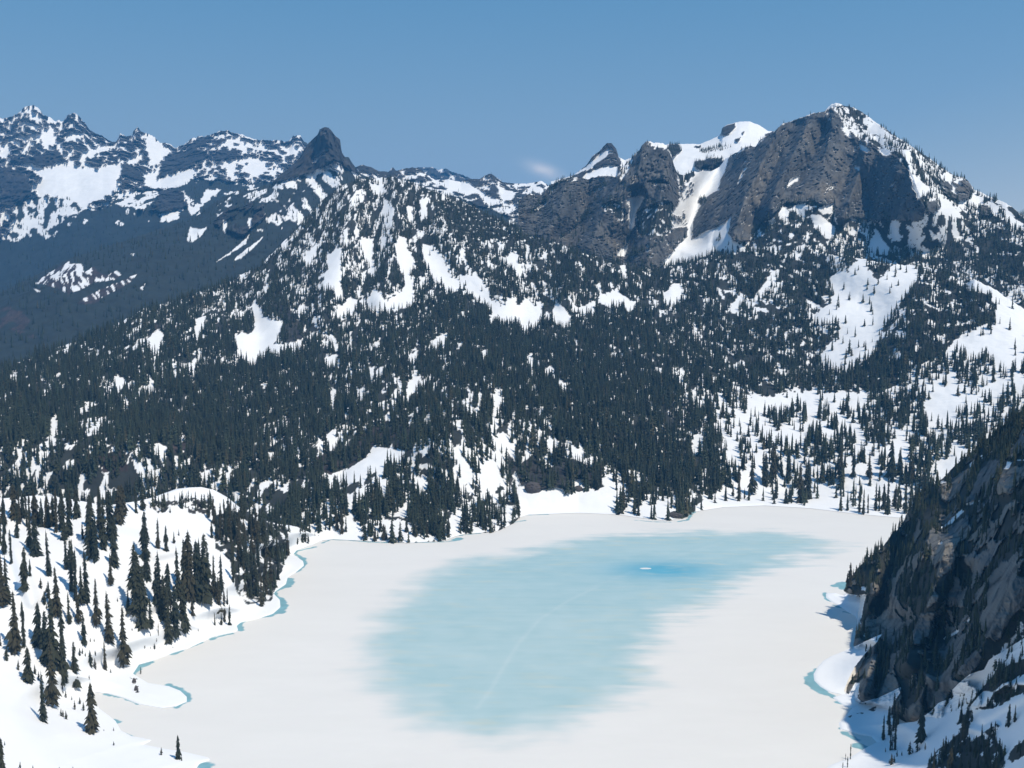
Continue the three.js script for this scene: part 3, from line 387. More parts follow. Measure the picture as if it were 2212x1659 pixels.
// ---------------------------------------------------------------- the forested mountain between the lake and the peaks
const Dn = 0.025;                                      // trees per square metre of closed forest
terrain('forestMountain', {
  title: 'mountain', label: 'dark conifer mountain with white avalanche openings rising behind the frozen lake', from: -460, to: 2900, warmth: 0.1, wobble: 6, clear: 13,
  lines: [
    lh(pp(-120, 1185, 620, 1178, 690, 1168, 720, 1165, 800, 1169, 880, 1173, 960, 1168, 985, 1158, 1005, 1153, 1060, 1150, 1080, 1145, 1110, 1130, 1122, 1118, 1140, 1112, 1250, 1108, 1330, 1111, 1380, 1118, 1440, 1125, 1485, 1117, 1495, 1106, 1560, 1096, 1650, 1092, 1750, 1098, 1850, 1110, 1940, 1118, 2000, 1124, 2330, 1150), 0.3),
    lh(pp(-120, 1181, 620, 1174, 690, 1164, 720, 1160, 800, 1164, 880, 1168, 960, 1163, 985, 1153, 1005, 1149, 1060, 1145, 1080, 1141, 1110, 1126, 1122, 1114, 1140, 1108, 1250, 1104, 1330, 1107, 1380, 1113, 1440, 1119, 1485, 1112, 1495, 1102, 1560, 1092, 1650, 1088, 1750, 1094, 1850, 1106, 1940, 1114, 2000, 1120, 2330, 1146), 1.8),
    lh(pp(-120, 1110, 400, 1090, 640, 1130, 700, 1135, 900, 1120, 1000, 1096, 1100, 1082, 1135, 1076, 1250, 1062, 1330, 1070, 1440, 1085, 1560, 1070, 1700, 1060, 1850, 1080, 2000, 1095, 2330, 1110), pp(-120, 14, 640, 12, 900, 14, 1100, 16, 1250, 22, 1440, 10, 1560, 7, 1850, 7, 2330, 9)),
    ln(pp(-120, 980, 300, 960, 640, 1010, 740, 1030, 850, 985, 940, 960, 1000, 945, 1060, 975, 1100, 1010, 1180, 1000, 1250, 990, 1320, 1000, 1440, 1010, 1560, 990, 1700, 980, 1900, 985, 2330, 1000), pp(-120, 1520, 600, 1430, 740, 1370, 900, 1400, 1060, 1400, 1180, 1425, 1320, 1450, 1440, 1500, 1700, 1550, 2000, 1540, 2330, 1480)),
    ln(pp(-120, 900, 300, 900, 700, 930, 900, 900, 1000, 890, 1130, 900, 1300, 890, 1500, 880, 1700, 880, 1900, 880, 2330, 880), pp(-120, 1640, 300, 1640, 700, 1570, 900, 1530, 1130, 1520, 1300, 1580, 1500, 1690, 1700, 1730, 1900, 1720, 2330, 1640)),
    ln(pp(-120, 860, 0, 850, 300, 800, 520, 770, 700, 720, 850, 690, 1000, 690, 1130, 700, 1300, 690, 1450, 680, 1600, 720, 1760, 780, 1850, 760, 2000, 740, 2212, 780, 2330, 790), pp(-120, 1780, 300, 1830, 700, 1990, 1000, 2010, 1300, 2030, 1450, 2080, 1600, 2020, 1760, 1890, 2000, 1880, 2212, 1800, 2330, 1780)),
    ln(pp(-120, 812, 0, 800, 60, 775, 130, 748, 200, 728, 260, 695, 310, 668, 400, 642, 480, 612, 560, 575, 600, 535, 640, 495, 665, 470, 700, 428, 735, 402, 770, 386, 800, 386, 850, 382, 900, 398, 930, 412, 978, 424, 1030, 450, 1082, 475, 1120, 492, 1137, 508, 1204, 524, 1252, 545, 1308, 560, 1342, 567, 1412, 582, 1444, 574, 1500, 566, 1560, 552, 1628, 540, 1700, 540, 1760, 548, 1829, 554, 1900, 566, 1960, 572, 2010, 578, 2055, 592, 2079, 613, 2104, 604, 2145, 622, 2212, 667, 2330, 720), pp(-120, 1980, 0, 2030, 300, 2180, 560, 2380, 800, 2620, 1000, 2520, 1137, 2370, 1300, 2270, 1412, 2280, 1500, 2290, 1700, 2300, 1829, 2240, 1900, 2180, 2055, 2080, 2104, 2030, 2212, 1980, 2330, 1930), 2.5)],
  back: [[120, -35], [500, -260]],
  ease: (x, y, up) => sstep(0.12, 0.36, up) * (1 - 0.6 * sstep(0.97, 1, up)),
  spurs: [
    spur(pp(640, 960, 760, 900, 840, 840), 34, 60, true), spur(pp(930, 950, 1000, 850, 1050, 780), 40, 90, true),
    spur(pp(760, 430, 740, 560, 700, 680), 40, 50, true), spur(pp(860, 420, 850, 540, 820, 640), 34, 40, true), spur(pp(920, 440, 1000, 560, 1100, 640), 34, 60, true), spur(pp(1250, 560, 1220, 640), 40, 40, true),
    spur(pp(500, 620, 560, 720, 560, 780), -30, 50, true), spur(pp(1829, 552, 1960, 640, 1960, 740), 36, 80, true), spur(pp(1760, 780, 1880, 680, 1940, 640), -20, 70, true),
    
  ],
  base: { g: 'floor', g2: 'snow', f: 0.50, s: 15, k: 2.2, d: Dn, c: 0.73, thin: 0.12 },
  zones: [
    // speckled parts of the wood
    zone(z4(0, 230, 430, 200, 620, 210, 760, 300, 800, 520, 740, 660, 600, 760, 480, 880, 200, 900, 0, 900), { g: 'snow', g2: 'floor', f: 0.55, s: 24, k: 2, d: 0.026, c: 0.72, thin: 0.15 }),
    zone(z4(480, 700, 520, 650, 640, 630, 740, 610, 700, 700, 600, 735, 520, 745), { g: 'snow', d: 0.004, c: 0.4 }),
    zone(z2(-100, 850, 0, 700, 200, 640, 340, 590, 500, 580, 700, 680, 860, 720, 830, 900, 700, 960, 560, 920, 480, 1040, 380, 1000, 240, 980, 130, 900, 0, 950), { g: 'snow', g2: 'floor', f: 0.60, s: 10, k: 4.5, d: 0.034, c: 0.74, thin: 0.12 }),
    zone(z2(230, 740, 300, 790, 330, 760, 300, 700, 240, 690), { g: 'rock', g2: 'snow', f: 0.5, s: 14, k: 1.5, d: 0.004 }), zone(z2(420, 740, 490, 800, 480, 900, 440, 950, 410, 850), { ...S, d: 0.004, c: 0.5 }), zone(z2(640, 750, 695, 740, 690, 850, 650, 900), { ...S, d: 0.004, c: 0.5 }), zone(z2(780, 720, 800, 720, 805, 880, 790, 890), S), zone(z2(330, 640, 410, 610, 420, 720, 360, 720), { ...S, d: 0.004, c: 0.5 }), zone(z2(560, 800, 600, 790, 600, 860, 570, 870), S),
    zone(z2(700, 740, 1000, 800, 1160, 880, 1310, 960, 1290, 1000, 1000, 1000, 860, 950), { g: 'floor', g2: 'snow', f: 0.20, s: 10, d: 0.036 }),
    zone(z2(1290, 970, 1500, 1010, 1700, 1090, 1900, 1130, 2212, 1170, 2212, 1400, 1900, 1330, 1600, 1330, 1400, 1250), { g: 'floor', g2: 'snow', f: 0.28, s: 14, k: 2.2, d: 0.029, c: 0.86, thin: 0.15 }),
    zone(z2(1540, 1480, 1750, 1400, 2212, 1420, 2212, 1659, 1600, 1659), { g: 'floor', g2: 'snow', f: 0.34, s: 12, k: 2, d: 0.029, c: 0.9 }),
    zone(pp(1444, 560, 1560, 545, 1700, 535, 1830, 550, 1960, 572, 2060, 592, 2000, 640, 1900, 640, 1760, 640, 1600, 700, 1500, 730, 1444, 680), { g: 'snow', g2: 'floor', f: 0.60, s: 20, k: 1.8, d: 0.030, c: 0.80, thin: 0.08 }),
    zone(z3(0, 1380, 480, 1400, 900, 1500, 1000, 1659, 0, 1659), { g: 'snow', g2: 'floor', f: 0.52, s: 14, k: 2.2, d: 0.026, c: 0.76 }),
    zone(pp(2070, 605, 2104, 598, 2145, 616, 2212, 660, 2340, 715, 2340, 1000, 2212, 900, 2100, 900, 1990, 760, 2040, 700), { g: 'snow', d: 0.009, c: 0.5, thin: 0.1 }),
    zone(z3(1560, 1200, 1700, 1150, 1850, 1260, 2010, 1330, 2040, 1400, 2000, 1659, 1300, 1659, 1480, 1500, 1560, 1420), { g: 'snow', g2: 'floor', f: 0.6, s: 22, d: 0.026, c: 0.85, thin: 0.1 }),
    zone(z3(1840, 1290, 1990, 1300, 2030, 1420, 1990, 1500, 1880, 1480, 1820, 1380), { g: 'floor', d: 0.034 }),
    zone(z3(2090, 1240, 2140, 1240, 2212, 1300, 2300, 1360, 2300, 1440, 2212, 1400, 2110, 1290), { g: 'rock', g2: 'snow', f: 0.3, s: 12, d: 0.01, w: 0.5 }),
    // open wood on snow above the far shore
    zone(z6(40, 480, 270, 460, 600, 500, 850, 460, 1080, 480, 1250, 470, 1500, 330, 1560, 120, 1830, 60, 2300, 0, 2560, 400, 2560, 900, 1900, 1100, 1500, 1250, 700, 1190, 400, 1160, 330, 1080, 330, 780, 280, 620, 100, 560), { g: 'snow', d: 0.0185, c: 0.46, thin: 0.05, w: 3 }),
    zone(z6(330, 1080, 480, 1020, 700, 1080, 900, 1060, 1200, 1040, 1480, 1080, 1500, 1260, 1250, 1250, 700, 1190, 300, 1200, 150, 1220, 220, 1140), { g: 'snow', d: 0.0016 }),
    zone(z6(1090, 330, 1260, 230, 1340, 120, 1500, 20, 1620, -60, 1900, -120, 2020, -60, 2030, 60, 1840, 90, 1700, 240, 1520, 320, 1460, 420, 1300, 470, 1100, 470), { g: 'snow', g2: 'floor', f: 0.7, s: 20, d: 0.028, c: 0.88, thin: 0.1 }),
    ...[z4(640, 640, 860, 540, 1000, 400, 1250, 330, 1450, 290, 1700, 250, 1950, 260, 2020, 450, 1900, 620, 1600, 680, 1540, 900, 1250, 960, 1080, 980, 930, 900, 800, 760), z5(1330, 60, 1600, 20, 2212, 60, 2240, 560, 2300, 1000, 2130, 1120, 1950, 1060, 1740, 840, 1500, 720, 1400, 480), z5(560, -120, 1000, -160, 1280, 40, 1330, 300, 1360, 640, 1180, 660, 1160, 440, 900, 420, 860, 250, 640, 160)].map((f) => zone(f, { g: 'floor', g2: 'snow', f: 0.30, s: 11, k: 2, d: 0.028, c: 0.89, thin: 0.15, w: 2.5 })),
    // white openings, upper face
    zone(z2(55, 1110, 100, 1070, 160, 1050, 150, 1150, 135, 1200, 150, 1240, 165, 1310, 175, 1370, 150, 1360, 110, 1290, 40, 1290, 60, 1210, 90, 1180, 60, 1150), S), zone(z2(270, 1000, 330, 995, 360, 1000, 345, 1090, 340, 1130, 365, 1170, 350, 1250, 335, 1180, 290, 1080), S),
    zone(z2(490, 1050, 525, 975, 550, 1000, 570, 1070, 612, 1120, 600, 1180, 580, 1210, 600, 1290, 620, 1360, 560, 1400, 440, 1410, 360, 1425, 310, 1400, 340, 1330, 400, 1320, 430, 1380, 500, 1350, 550, 1290, 550, 1190, 510, 1150), S), zone(z2(150, 1420, 220, 1350, 260, 1390, 230, 1430, 90, 1485), S),
    zone(z2(655, 1020, 720, 1040, 790, 1120, 820, 1200, 870, 1250, 900, 1210, 960, 1240, 985, 1200, 1010, 1240, 1060, 1290, 1090, 1380, 1170, 1450, 1190, 1370, 1215, 1360, 1260, 1410, 1310, 1370, 1400, 1430, 1410, 1470, 1360, 1530, 1310, 1540, 1240, 1490, 1150, 1470, 1060, 1400, 980, 1330, 900, 1275, 840, 1315, 780, 1255, 720, 1225, 690, 1140, 660, 1080), { g: 'snow', w: 0.7, d: 0.0006 }),
    zone(z2(1180, 1110, 1240, 1075, 1260, 1140, 1310, 1200, 1300, 1212, 1240, 1195, 1190, 1140), S), zone(z2(1305, 1030, 1322, 1040, 1315, 1190, 1300, 1110), S), zone(z2(1450, 1455, 1500, 1400, 1545, 1420, 1590, 1500, 1570, 1525, 1480, 1490), S), zone(z2(1580, 1440, 1650, 1420, 1690, 1395, 1735, 1388, 1720, 1475, 1700, 1430, 1640, 1455), S),
    zone(z2(1745, 1260, 1780, 1330, 1830, 1360, 1870, 1290, 1910, 1340, 1990, 1390, 1950, 1430, 1900, 1390, 1830, 1395, 1770, 1370), S), zone(z2(1880, 1160, 1920, 1155, 1940, 1200, 1910, 1215), S), zone(z2(2150, 1270, 2165, 1330, 2230, 1300, 2230, 1390, 2170, 1385), S), zone(z2(630, 1230, 680, 1230, 660, 1270), S), zone(z2(170, 930, 195, 930, 200, 1000, 175, 1000), S), zone(z2(405, 960, 430, 1000, 430, 1100, 415, 1060), S), zone(z2(440, 970, 480, 965, 470, 1000), S), zone(z2(1460, 1035, 1490, 1080, 1470, 1080), S), zone(z2(-40, 1050, 10, 1040, 0, 1080, -40, 1100), S), zone(z1(1745, 1010, 1790, 975, 1770, 1040), S),
    zone(z5(570, 0, 700, -60, 740, 0, 640, 40), { g: 'floor', g2: 'snow', f: 0.4, s: 10, d: 0.02 }),
    // left ridge
    zone(z4(910, 140, 990, 80, 1025, 120, 990, 215, 930, 222), S), zone(z1(1560, 1410, 1600, 1395, 1640, 1480, 1700, 1510, 1755, 1510, 1720, 1590, 1690, 1659, 1640, 1700, 1540, 1720, 1470, 1640, 1460, 1600, 1560, 1600, 1590, 1540), { g: 'snow', w: 0.6 }), zone(z4(1460, 115, 1560, 110, 1720, 70, 1695, 175, 1760, 175, 1860, 145, 1895, 160, 1820, 205, 1700, 235, 1620, 255, 1560, 290, 1480, 235), S),
    zone(z4(1690, -60, 1780, -130, 1820, 0, 1900, 40, 1880, 140, 1790, 170, 1740, 120, 1760, 20), { g: 'rock', d: 0.012 }), zone(z4(930, 70, 1000, 30, 1010, 70, 960, 90), { g: 'rock', d: 0.01 }),
    zone(z4(1210, 20, 1290, 0, 1240, 90, 1225, 165, 1205, 110), S), zone(z4(1070, 355, 1110, 300, 1180, 300, 1240, 240, 1270, 260, 1230, 320, 1210, 390, 1150, 340, 1090, 385), { ...S, d: 0.006 }), zone(z4(835, 515, 870, 460, 920, 430, 920, 375, 970, 410, 960, 440, 900, 475, 850, 522), S), zone(z4(755, 585, 790, 520, 812, 530, 790, 585), S), zone(z4(300, 745, 330, 600, 350, 620, 360, 680, 320, 765), S), zone(z4(50, 380, 100, 350, 110, 380, 60, 400), S), zone(z4(390, 215, 430, 210, 420, 240), S), zone(z4(320, 280, 370, 270, 350, 310), S),
    zone(z4(945, 800, 1000, 795, 1040, 820, 1020, 860, 960, 850), S), zone(z4(1100, 765, 1150, 740, 1140, 785), S), zone(z4(1080, 865, 1110, 870, 1100, 950, 1085, 930), S), zone(z4(1590, 745, 1640, 680, 1720, 660, 1780, 640, 1760, 700, 1680, 745, 1640, 795, 1590, 805), { ...S, d: 0.008 }), zone(z4(1660, 850, 1720, 840, 1710, 885, 1670, 885), S), zone(z4(1940, 815, 2010, 760, 2110, 690, 2190, 690, 2110, 765, 2110, 835, 2040, 855, 2000, 800), { ...S, d: 0.008 }), zone(z4(2020, 252, 2100, 238, 2070, 295, 2030, 305), S), zone(z4(2050, 440, 2100, 455, 2070, 565, 2050, 520), S), zone(z4(1260, 985, 1310, 960, 1290, 1025, 1260, 1015), S), zone(z4(1370, 920, 1410, 900, 1400, 970, 1490, 1000, 1440, 1085, 1370, 1065), { ...S, d: 0.01 }), zone(z4(1450, 1110, 1480, 1140, 1440, 1150), S),
    zone(z4(1040, 800, 1180, 780, 1180, 830, 1060, 860), { g: 'brown', d: 0.012 }), zone(z4(600, 860, 760, 840, 800, 960, 640, 980), { g: 'brown', d: 0.016 }),
    // rolling middle slope
    zone(z5(690, 210, 715, 150, 765, 115, 825, 108, 800, 165, 750, 195), S), zone(z5(585, 225, 640, 212, 622, 270, 590, 288, 568, 262), S), zone(z5(60, 265, 130, 240, 122, 292, 80, 302), S), zone(z5(62, 130, 130, 148, 132, 192, 80, 155), S), zone(z5(1012, 215, 1067, 213, 1062, 248, 1018, 248), S), zone(z5(1318, 240, 1348, 230, 1357, 340, 1340, 345), S), zone(z5(1418, 330, 1462, 298, 1488, 340, 1470, 372, 1428, 352), S), zone(z5(1508, 388, 1572, 430, 1562, 452, 1512, 435), S), zone(z5(150, 378, 220, 330, 242, 350, 190, 380), S), zone(z5(318, 312, 370, 340, 400, 310, 460, 298, 380, 362, 338, 372), S), zone(z5(565, 425, 620, 388, 660, 400, 715, 378, 680, 422, 600, 442, 578, 475), S), zone(z5(262, 465, 312, 428, 290, 492, 265, 505), S), zone(z5(372, 545, 432, 518, 420, 562, 390, 568), S),
    zone(z5(760, 545, 862, 543, 872, 605, 820, 665, 765, 655, 770, 590), { ...S, d: 0.01 }), zone(z5(652, 662, 717, 588, 712, 632, 680, 667), S), zone(z5(1068, 410, 1102, 418, 1085, 470, 1162, 463, 1152, 562, 1130, 625, 1090, 665, 1100, 560, 1060, 500), { ...S, d: 0.01, c: 0.5 }), zone(z5(5, 775, 60, 750, 130, 680, 177, 688, 172, 762, 120, 792, 130, 842, 60, 822), { ...S, d: 0.012, c: 0.5 }), zone(z5(1380, 560, 1420, 560, 1410, 610), S), zone(z5(1070, 0, 1180, 40, 1210, 20, 1280, 0, 1320, 60, 1300, -40, 1150, -60), { ...S, w: 0.6 }),
    zone(z5(0, 880, 150, 815, 280, 775, 330, 700, 450, 655, 560, 680, 650, 710, 640, 760, 560, 850, 460, 800, 370, 790, 300, 880, 200, 940, 90, 992, 0, 965), { g: 'brown', g2: 'floor', f: 0.5, s: 20, d: 0.012 }), zone(z5(30, 985, 95, 1010, 70, 1060, 20, 1030), { g: 'brown', d: 0.006 }),
    zone(z5(216, 745, 270, 698, 330, 650, 415, 643, 330, 692, 250, 735), { ...S, d: 0.008 }),
    zone(z5(40, 970, 90, 990, 200, 950, 300, 890, 360, 800, 375, 835, 400, 815, 455, 825, 470, 795, 480, 830, 555, 842, 535, 890, 440, 915, 330, 965, 250, 1005, 110, 1040, 70, 1050), { g: 'snow', w: 0.3 }),
    // hillock and shore
    zone(z5(-60, 1160, 120, 1150, 240, 1095, 330, 1035, 420, 998, 470, 1050, 540, 960, 580, 935, 700, 925, 860, 985, 900, 1050, 880, 870, 940, 800, 1060, 790, 1100, 750, 1160, 725, 1230, 785, 1240, 860, 1200, 950, 1250, 1060, 1270, 1245, 1100, 1335, 860, 1395, 500, 1405, -60, 1405), { g: 'snow', d: 0.014, c: 0.6 }),
    zone(z5(230, 1180, 330, 1040, 380, 1010, 400, 1100, 480, 1100, 560, 950, 620, 945, 720, 950, 880, 1040, 930, 1120, 890, 1200, 830, 1260, 825, 1390, 700, 1370, 560, 1290, 430, 1260, 330, 1300, 240, 1280), { g: 'snow', g2: 'floor', f: 0.35, s: 12, d: 0.032, c: 0.82, thin: 0.05, w: 1.2 }),
    zone(z5(930, 1050, 1010, 1060, 1150, 1060, 1240, 1060, 1250, 1240, 1060, 1250, 960, 1240), { g: 'snow', g2: 'floor', f: 0.3, s: 10, d: 0.012, c: 0.8 }),
    zone(z5(960, 830, 1060, 860, 1060, 960, 1130, 1000, 1150, 940, 1180, 900, 1190, 1010, 1060, 1010, 970, 960), { ...S, d: 0.018, c: 0.7 }),
    zone(z5(1285, 688, 1340, 700, 1362, 790, 1340, 862, 1300, 922, 1265, 880, 1290, 800), { ...S, d: 0.012, c: 0.7 }), zone(z5(1378, 700, 1420, 718, 1450, 790, 1520, 778, 1660, 848, 1740, 868, 1885, 960, 1910, 1020, 1830, 1045, 1800, 950, 1740, 935, 1655, 915, 1540, 862, 1470, 852, 1420, 832, 1390, 780), { ...S, d: 0.009, c: 0.7 }),
    zone(z5(1195, 850, 1260, 930, 1330, 880, 1400, 960, 1520, 925, 1470, 850, 1560, 880, 1660, 912, 1730, 945, 1700, 1025, 1600, 1040, 1575, 1105, 1500, 1062, 1400, 1082, 1330, 1040, 1260, 1055, 1225, 1090, 1190, 1010), { g: 'rock', d: 0.009, w: 0.5 }),
    zone(z5(1240, 960, 1275, 1055, 1215, 1000), { ...S, w: 0.4 }), zone(z5(1300, 1040, 1312, 988, 1330, 1030), { ...S, w: 0.3 }), zone(z5(1585, 1020, 1665, 1015, 1660, 1075, 1610, 1070), { ...S, w: 0.4 }),
    zone(z5(1250, 1075, 1300, 1045, 1400, 1085, 1500, 1068, 1580, 1112, 1700, 1105, 1790, 1062, 1890, 1035, 1940, 1075, 1880, 1180, 1830, 1250, 1270, 1250, 1240, 1130), { g: 'snow', w: 0.5 }),
    zone(z5(1860, 1180, 1940, 1060, 2100, 1130, 2212, 1120, 2300, 1180, 2212, 1270, 1960, 1262, 1820, 1250), { ...S, d: 0.002 }),
    zone(z5(1870, 1190, 1910, 1060, 1990, 1050, 2060, 1120, 2130, 1110, 2120, 1170, 2000, 1190), { ...S, d: 0.016 }),
    zone(z6(860, 20, 920, -20, 1000, -80, 1110, -260, 1150, -330, 1230, -350, 1250, -270, 1300, -220, 1400, -320, 1530, -350, 1560, -310, 1540, -240, 1480, -160, 1400, -60, 1300, 110, 1290, 190, 1180, 290, 1100, 335, 990, 305, 930, 275, 990, 190, 1050, 130, 1060, 30, 930, 30), { g: 'snow', w: 0.7, d: 0.0016 }),
    zone(z3(1000, 1240, 1060, 1200, 1150, 1215, 1100, 1260, 1060, 1292, 1010, 1302), S), zone(z3(590, 1272, 650, 1190, 690, 1183, 700, 1240, 640, 1282, 560, 1392, 500, 1432, 470, 1392, 540, 1352), { ...S, d: 0.004 }), zone(z3(380, 1405, 450, 1340, 470, 1360, 410, 1440), S), zone(z3(0, 1290, 60, 1268, 100, 1332, 60, 1382, 0, 1385), S), zone(z3(1820, 1282, 1900, 1243, 2000, 1290, 2212, 1432, 2300, 1480, 2300, 1659, 2030, 1659, 2045, 1400, 1990, 1322, 1900, 1282), { ...S, d: 0.0016, w: 0.6 }), zone(z3(1825, 1642, 1900, 1560, 1990, 1520, 1980, 1605, 1900, 1665), { ...S, d: 0.002 }), zone(z3(1240, 1125, 1300, 1138, 1290, 1150), { ...S, w: 0.3 }),
  ],
  noise: { size: 60, rock: 7, soft: 8, big: 20 },
});

// ---------------------------------------------------------------- the near knoll and shore on the lake's near side
const shoreLeft = pp(740, 1160, 700, 1166, 672, 1178, 640, 1190, 634, 1198, 655, 1212, 657, 1222, 640, 1236, 622, 1247, 618, 1262, 595, 1278, 592, 1283, 605, 1296, 606, 1312, 590, 1326, 560, 1336, 520, 1345, 512, 1352, 515, 1362, 500, 1368, 455, 1378, 440, 1386, 405, 1402, 372, 1412, 325, 1430, 300, 1437, 288, 1455, 300, 1463, 320, 1475, 365, 1482, 390, 1492, 404, 1505, 404, 1516, 380, 1527, 350, 1531, 300, 1522, 265, 1508, 235, 1500, 205, 1496, 198, 1502, 215, 1530, 235, 1545, 250, 1557, 262, 1578, 285, 1590, 330, 1598, 310, 1608, 360, 1618, 400, 1624, 450, 1636, 455, 1642, 432, 1650, 425, 1659, 410, 1760, -520, 1760, -520, 700, 740, 700);
function onLake(flat) { const out = []; for (let i = 0; i < flat.length; i += 2) { const R = rangeAtHeight(flat[i], Math.max(flat[i + 1], 960), 0), p = place(flat[i], Math.max(flat[i + 1], 960), R); out.push(p[0], p[2]); } return out; }
let ashore = 1;
function bankShape(shore, rise, bank, outline) {         // shore: the edge against the ice; outline: all that is snow or ground
  const poly = polygon(outline ?? shore), world = onLake(shore);
  return (px, py, R) => {
    const inside = poly.has(px, py), p = place(px, py, rangeAtHeight(px, Math.max(py, 960), 0)), d = lineDist(world, p[0], p[2], !outline);
    ashore = inside ? sstep(1, 16, d) : 0;
    if (!inside) return d > (outline ? 2.5 : 9) ? null : rangeAtHeight(px, py, -0.15 - d * 0.25);
    const h = EYE + ray(px, py)[1] * R, hh = bank * (1 - Math.exp(-d / 1.6)) + Math.max(0, h) * sstep(0, rise, d) - 0.15;
    return rangeAtHeight(px, py, hh);
  };
}
terrain('nearKnoll', {
  title: 'snowy_knoll', label: 'rounded snowy knoll with scattered tall conifers on the near lakeshore', from: -460, to: 742, rowStep: 2.1, step: 2.1, warmth: 0.2, wobble: 4, forest: 1,
  lines: [
    lh(pp(-140, 1745, 742, 1745), pp(-140, 36, 0, 26, 200, 12, 400, 6, 742, 2)),
    lh(pp(-140, 1560, 742, 1560), pp(-140, 40, 0, 30, 150, 13, 250, 5, 742, 3)),
    lh(pp(-140, 1440, 300, 1420, 440, 1370, 520, 1335, 610, 1270, 650, 1215, 742, 1180), pp(-140, 45, 0, 38, 150, 22, 300, 8, 742, 4)),
    lh(pp(-140, 1250, 200, 1250, 400, 1220, 500, 1220, 600, 1200, 650, 1186, 742, 1174), pp(-140, 75, 0, 70, 200, 62, 400, 46, 500, 38, 600, 24, 650, 8, 742, 3)),
    lh(pp(-140, 1072, 0, 1077, 80, 1070, 130, 1074, 230, 1092, 300, 1082, 340, 1072, 380, 1058, 410, 1053, 435, 1052, 462, 1058, 490, 1076, 520, 1102, 545, 1115, 600, 1133, 640, 1138, 690, 1160, 742, 1167), pp(-140, 108, 0, 102, 230, 92, 430, 84, 500, 70, 540, 55, 600, 34, 640, 20, 690, 6, 742, 2))],
  back: [[40, -8], [160, -60]],
  shape: bankShape(shoreLeft, 55, 1.3),
  spurs: [spur(z7(60, 180, 300, 120), -10, 24, true), spur(z7(700, 200, 860, 230), 10, 22, true), spur(z7(480, 260, 640, 560), -8, 26, true), spur(z7(100, 300, 200, 620), 8, 26, true), spur(z7(850, 700, 960, 640), 7, 20, true), spur(z7(960, 330, 1100, 300), 9, 20, true)],
  ease: () => 0.5 * ashore,
  base: { g: 'snow', w: 0.6 },
  zones: [
    zone(z4(930, 1180, 990, 1150, 1080, 1150, 1180, 1130, 1290, 1150, 1330, 1170, 1300, 1240, 1190, 1230, 1150, 1190, 1060, 1180, 1000, 1240), { g: 'rock', g2: 'snow', f: 0.38, s: 6, w: 1.0, d: 0.012 }),
    zone(z7(1520, 120, 1560, 60, 1620, 200, 1650, 320, 1600, 360, 1550, 260), { g: 'warm', w: 0.6 }),
    zone(z7(1330, 80, 1600, 60, 1800, 180, 1800, 330, 1730, 480, 1690, 620, 1540, 640, 1470, 560, 1430, 360, 1340, 290), { g: 'snow', g2: 'floor', f: 0.66, s: 9, w: 0.7, d: 0.012 }),
    zone(z7(810, 1095, 850, 1090, 865, 1190, 835, 1190), { g: 'snow', g2: 'rock', f: 0.30, s: 4, w: 0.2 }),
  ],
  noise: { size: 34, rock: 3, soft: 3.2, big: 5 },
});

// ---------------------------------------------------------------- the dark wall on the lake's other side, the snow at its foot
const wallEdge = curve(pp(500, 2780, 640, 2540, 740, 2400, 830, 2290, 890, 2212, 905, 2180, 922, 2165, 935, 2150, 950, 2128, 975, 2100, 1010, 2058, 1030, 2040, 1070, 1988, 1090, 1976, 1100, 1962, 1120, 1955, 1140, 1944, 1155, 1925, 1180, 1908, 1190, 1895, 1210, 1870, 1228, 1852, 1250, 1838, 1262, 1830, 1275, 1822, 1282, 1830, 1288, 1866, 1300, 1866, 1320, 1861, 1350, 1856, 1375, 1848, 1392, 1843, 1402, 1845, 1412, 1872, 1425, 1866, 1440, 1858, 1455, 1850, 1470, 1838, 1485, 1826, 1496, 1822, 1506, 1842, 1516, 1862, 1530, 1905, 1555, 1946, 1575, 1985, 1620, 2050));
const wallSoft = (y) => { let t = 0; for (let k = -8; k <= 8; k++) t += wallEdge(y + k * 9); return t / 17; };
const lakeRange = (px, py) => rangeAtHeight(px, Math.max(py, 1100), 0);
const wallR0 = curve(pp(500, 760, 740, 890, 890, 960, 950, 985, 1010, 1000, 1070, 1010, 1140, 1000, 1210, 972, 1250, 962, 1275, 955, 1700, 955));
